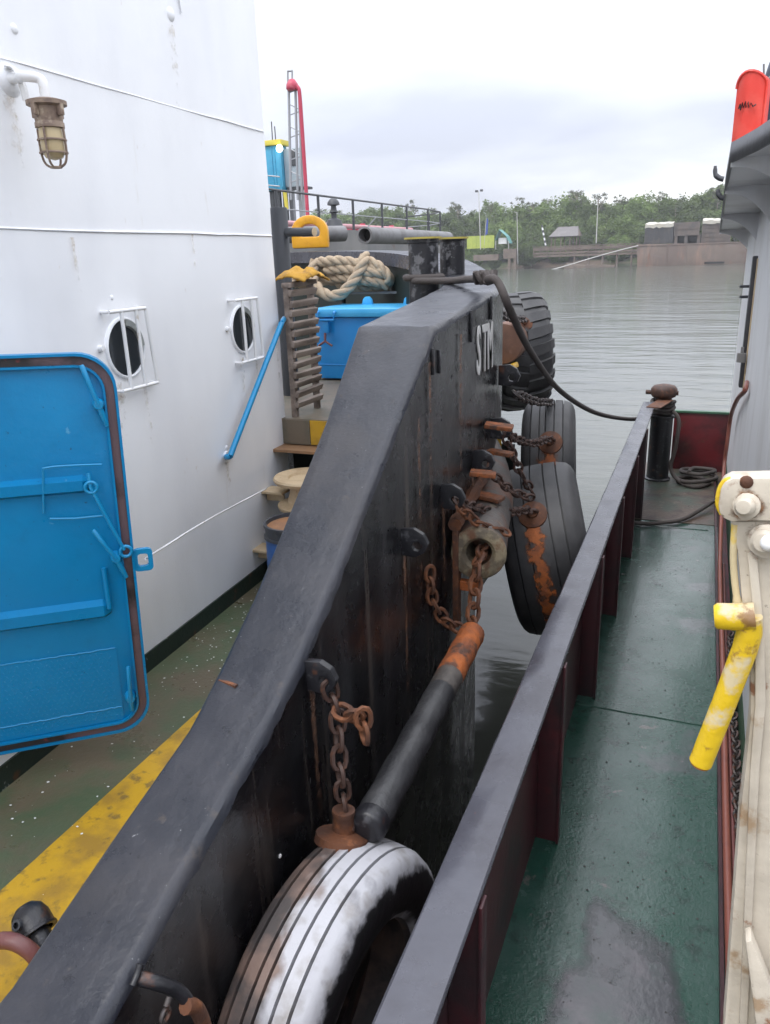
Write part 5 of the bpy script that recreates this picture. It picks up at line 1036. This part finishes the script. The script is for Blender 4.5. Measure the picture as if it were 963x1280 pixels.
for x in (h0.x+.5, h0.x+2.4, h0.x+4.2, h1.x-.4):
    for y in (yy0+.4, yy1-.4): MB().box((x, y, (ez+j0.z-.4)/2+.05), (.2, .2, ez-j0.z+.5)).build('hut_post', m_timber, ht)
MB().box(((h0.x+h1.x)/2, yy0+.35, j0.z+.5), (h1.x-h0.x-.8, .1, .25)).build('hut_rail', m_timber, ht)
for i in range(5): MB().box((h0.x+.6+i*1.3, yy1-.4, j0.z+.55), (.8, .08, .8)).build('hut_board', m_timber, ht)
# hoarding, awning, sheds, flag, poles
yl = 168.5
hb = thing('lime_hoarding', 'lime green corrugated hoarding on the far bank left of the hut', 'hoarding', ff(600, 312, yl))
a_, b_ = ff(584, 311, yl), ff(618, 294, yl)
for i in range(14): MB().box((a_.x+(b_.x-a_.x)*(i+.5)/14, yl+.05*(i % 2), (a_.z+b_.z)/2), ((b_.x-a_.x)/14-.02, .08, b_.z-a_.z)).build('sheet', m_lime, hb)
aw = thing('teal_awning', 'small teal awning beside the lime hoarding on the far bank', 'awning', ff(626, 302, yl))
mb = MB(); k = [ff(619, 300, yl), ff(624, 287, yl), ff(633, 295, yl), ff(637, 304, yl)]
mb.add([p+Vector((0, d, 0)) for p in k for d in (0, 3)], [(0, 2, 3, 1), (2, 4, 5, 3), (4, 6, 7, 5)]); o = mb.build('awning_sheet', m_teal, aw); sm = o.modifiers.new('thickness', 'SOLIDIFY'); sm.thickness = .08
for px in (620, 636): MB().tube([ff(px, 301, yl), ff(px, 312, yl)], .07, 6).build('awning_post', m_pole, aw)
MB().box(ff(627, 301, yl)+Vector((0, 1.5, 0)), (1.8, 1, 1.2)).build('awning_stall', m_white2, aw)
sd = thing('landing_stage', 'small timber landing stage on posts at the water below the hoarding', 'landing', ff(638, 332, 167))
MB().box(ff(638, 317, 167)+Vector((0, .5, 0)), (2.6, 2.5, 1.9)).build('stage_box', m_timber, sd)
for px in (637, 644): MB().box(ff(px, 327, 166.6), (.55, .55, 3.0)).build('stage_post', m_timber, sd)
for px in (608,): MB().box(ff(px, 322, 168), (5.5, .4, 1.2)).build('stage_wall', m_timber, sd)
fg = thing('blue_flag', 'blue feather flag on a pole behind the lime hoarding', 'flag', ff(606, 300, yl))
MB().tube([ff(605, 312, yl), ff(608, 272, yl)], .05, 6).build('flag_pole', m_pole, fg)
mb = MB(); k = [ff(609, 272, yl), ff(610.5, 275, yl), ff(609.5, 292, yl), ff(606.5, 295, yl)]; mb.add([p+Vector((0, .05*i, 0)) for i, p in enumerate(k)], [(0, 1, 2, 3)]); o = mb.build('flag_cloth', m_flag, fg); sm = o.modifiers.new('thickness', 'SOLIDIFY'); sm.thickness = .04
def pole(label, px, pyb, pyt, y=yl, arm=0, lean=0, heads=()):
    t = thing('lamp_pole', label, 'pole', ff(px, pyb, y)); MB().tube([ff(px, pyb, y), ff(px+lean, pyt, y)], [.11, .07], 8).build('pole_shaft', m_pole, t, smooth=60)
    if arm: MB().tube([ff(px+lean, pyt, y), ff(px+lean+arm, pyt-1.2, y)], .05, 6).build('pole_arm', m_pole, t)
    for hx_, hy_ in heads: MB().box(ff(px+hx_, pyt+hy_, y), (.6, .4, .45)).build('lamp_head', m_farrail, t, bevel=.08)
    return t
pole('tall lamp pole with twin dark lamp heads behind the lime hoarding', 601, 312, 239, lean=-2.4, heads=((-5, 0), (1.2, -1)))
pole('plain pale pole with short arm standing near the water left of the hut', 647.5, 330, 266, y=167.5, lean=-1, arm=-4)
pole('slim pale pole on the jetty between the hut and the rusty barge', 745.5, 304, 255, y=167, lean=2, heads=())
st_ = thing('striped_pole', 'short black and white striped pole leaning at the left end of the jetty', 'pole', ff(683, 318, 166))
for i in range(9):
    a_, b_ = (683-5.2*i/8.5, 310-27*i/8.5), (683-5.2*(i+1)/8.5, 310-27*(i+1)/8.5); MB().tube([ff(*a_, 166), ff(*b_, 166)], .17, 8).build('stripe', m_farrail if i % 2 == 0 else m_white2, st_)
cab = [ff(798, 307, 159.8), ff(770, 314, 159), ff(735, 324, 158), ff(705, 333, 157), ff(690, 337, 156)]
tag(MB().tube(spline(cab, 5), .10, 6).build('mooring_cable', m_pole, smooth=60), 'pale mooring cable slanting from the rusty barge down to the water', 'cable')
lb = thing('low_boat', 'low grey flat boat drawn up under the jetty', 'boat', ff(725, 333, 163))
p0_, p1_ = ff(705, 332, 163), ff(768, 333, 163)
mb = MB(); L_ = p1_.x-p0_.x; mb.prism([(0, .0), (L_*.1, -.3), (L_, -.3), (L_*1.02, .25), (L_*.35, .45), (L_*.05, .9)], Matrix(((1, 0, 0, p0_.x), (0, 0, -1, 164.4), (0, 1, 0, .1), (0, 0, 0, 1))), 1.8); mb.build('boat_hull', m_timber, lb, bevel=.05)
MB().box((p0_.x+L_*.6, 163.5, .42), (L_*.5, 1.2, .08)).build('boat_deck', m_timber, lb)
# ---------------------------------------------------------------- trees
def tree_parts(kind, seed):
    rnd = random.Random(seed); V_, F_ = [], []
    if kind == 'dense': hgt, cr, base, nc, nl, ls = 9.0, 3.6, 1.0, 85, 130, .22
    elif kind == 'tall': hgt, cr, base, nc, nl, ls = 11.5, 2.8, 3.5, 52, 100, .21
    else: hgt, cr, base, nc, nl, ls = 13.0, 1.7, 9.2, 14, 34, .17
    tr_ = MB(); lean = rnd.uniform(-.5, .5); top = Vector((lean, 0, hgt*.92)); trunk = [Vector((0, 0, -.8)), Vector((lean*.3+rnd.uniform(-.2, .2), rnd.uniform(-.2, .2), hgt*.35)), Vector((lean*.7, rnd.uniform(-.2, .2), hgt*.65)), top]
    tp_ = spline(trunk, 4); tr_.tube(tp_, [.22*(1-.85*i/(len(tp_)-1)) for i in range(len(tp_))], 6)
    for c in range(nc):
        while True:
            u = Vector((rnd.uniform(-1, 1), rnd.uniform(-1, 1), rnd.uniform(-1, 1)))
            if .15 < u.length < 1: break
        zc = (hgt+base)/2; cc = Vector((lean*.7+u.x*cr*(1-.25*max(0, u.z)), u.y*cr, zc+u.z*(hgt-base)/2*.95+rnd.uniform(-.3, .4)))
        if c % (4 if kind == 'dense' else 2) == 0:
            b0 = tp_[min(len(tp_)-1, max(3, int(len(tp_)*(cc.z-1.2)/hgt)))]; tr_.tube([b0, (b0+cc)/2+Vector((0, 0, -.15)), cc], [.07, .05, .025], 4)
        rad = rnd.uniform(.55, 1.05)*(cr*.36)
        for l in range(nl):
            d = Vector((rnd.gauss(0, 1), rnd.gauss(0, 1), rnd.gauss(0, .75))).normalized()*rad*rnd.random()**.45
            p = cc+d; a = Vector((rnd.gauss(0, 1), rnd.gauss(0, 1), rnd.gauss(0, .6))).normalized(); b_ = a.orthogonal().normalized(); b_ = (Matrix.Rotation(rnd.uniform(0, 6.28), 3, a) @ b_); s_ = ls*rnd.uniform(.6, 1.25)
            o = len(V_); V_ += [p-a*s_, p+b_*s_*.5, p+a*s_, p-b_*s_*.5]; F_.append((o, o+1, o+2, o+3))
    m = MB(); m.v = V_; m.f = F_; return tr_.mesh('trunk', m_bark, smooth=60), m
TREES = {}
for kind in ('dense', 'tall', 'spindly'):
    TREES[kind] = []
    for q in range(4 if kind == 'dense' else 3):
        tm, cm = tree_parts(kind, 100+q*7+len(kind)); me = bpy.data.meshes.new('crown'); me.from_pydata(cm.v, [], cm.f); me.materials.append(m_leafp if kind == 'spindly' else m_leaf); TREES[kind].append((tm, me))
TL = {'dense': 'dense rounded green mangrove tree in the far bank wood', 'tall': 'taller open crowned green tree rising from the far bank wood', 'spindly': 'thin pale stemmed tree with a small tuft above the far wood'}
rt = random.Random(5)
def plant(kind, x, y, s_, label=None, zoff=.6):
    tm, cm = rt.choice(TREES[kind]); t = thing('mangrove_tree', label or TL[kind], 'tree', (x, y, zoff), None if label else 'trees of the far bank wood, '+kind)
    t.rotation_euler = (0, 0, rt.uniform(0, 6.28)); t.scale = (s_*rt.uniform(.9, 1.2), s_*rt.uniform(.9, 1.2), s_)
    for nm, d in (('trunk', tm), ('crown', cm)):
        o = bpy.data.objects.new(nm, d); COL.objects.link(o); o.parent = t
for i in range(30): plant('dense', -82+3.2*i+rt.uniform(-1.2, 1.2), 178+rt.uniform(-2, 3), rt.uniform(.78, 1.08))
for i in range(30): plant('dense', -90+3.7*i+rt.uniform(-1.5, 1.5), 185+rt.uniform(-2, 3), rt.uniform(1.2, 1.5), zoff=1.0)
for i in range(16): plant('tall', -84+6.6*i+rt.uniform(-2.5, 2.5), 189+rt.uniform(-3, 3), rt.uniform(1.05, 1.35), zoff=1)
for i in range(20): plant('spindly', -80+5.2*i+rt.uniform(-2.5, 2.5), 187+rt.uniform(-4, 4), rt.uniform(.95, 1.18), zoff=1)
for i in range(26): plant('dense', -190+4.2*i+rt.uniform(-1.5, 1.5), 190+rt.uniform(-3, 8), rt.uniform(.9, 1.25), zoff=1)
for i in range(14): plant('spindly', -185+8*i+rt.uniform(-3, 3), 196+rt.uniform(-3, 3), rt.uniform(.95, 1.2), zoff=1)
for px, y, s_, lb_ in ((655, 169.5, .55, 'low round green bush right of the landing stage'), (665, 171, .62, 'green bushy tree close left of the hut'), (590, 172, .62, 'dark rounded bush behind the left end of the hoarding'), (700, 174, .7, 'green tree directly behind the hut roof'), (618, 169.6, .35, 'small green shrub below the teal awning'), (772, 173, .72, 'dark green tree behind the right half of the jetty')):
    plant('dense', ff(px, 300, y).x, y, s_, lb_, zoff=-.4)
# a far-off wood behind them that reads as one mass
mb = MB(); rw = random.Random(9)
for i in range(16000):
    x = rw.uniform(-420, 220); y = rw.uniform(200, 214); hz = 1+10.5*rw.random()**.7+1.6*noise.noise((x*.12, 0, 0)); p = Vector((x, y, hz)); a = Vector((rw.gauss(0, 1), rw.gauss(0, 1), rw.gauss(0, .7))).normalized(); b_ = a.orthogonal().normalized(); s_ = rw.uniform(.5, 1.0)
    mb.add([p-a*s_, p+b_*s_*.6, p+a*s_, p-b_*s_*.6], [(0, 1, 2, 3)])
me = bpy.data.meshes.new('far_wood'); me.from_pydata(mb.v, [], mb.f); me.materials.append(m_leaf)
tag(link('far_wood', me), 'green wood closing the view behind the river bank trees', 'wood', kind='stuff')

# ---------------------------------------------------------------- air
mb = MB(); mb.box((0, 0, 10), (2500, 2500, 26)); hm = bpy.data.materials.new('haze_air'); hm.use_nodes = True; nt = hm.node_tree; nt.nodes.remove(nt.nodes['Principled BSDF'])
pv = nt.nodes.new('ShaderNodeVolumePrincipled'); pv.inputs['Color'].default_value = (.93, .95, 1, 1); pv.inputs['Density'].default_value = HAZE; pv.inputs['Anisotropy'].default_value = .2
nt.links.new(pv.outputs[0], nt.nodes['Material Output'].inputs['Volume'])
tag(mb.build('haze', hm), kind='stuff')
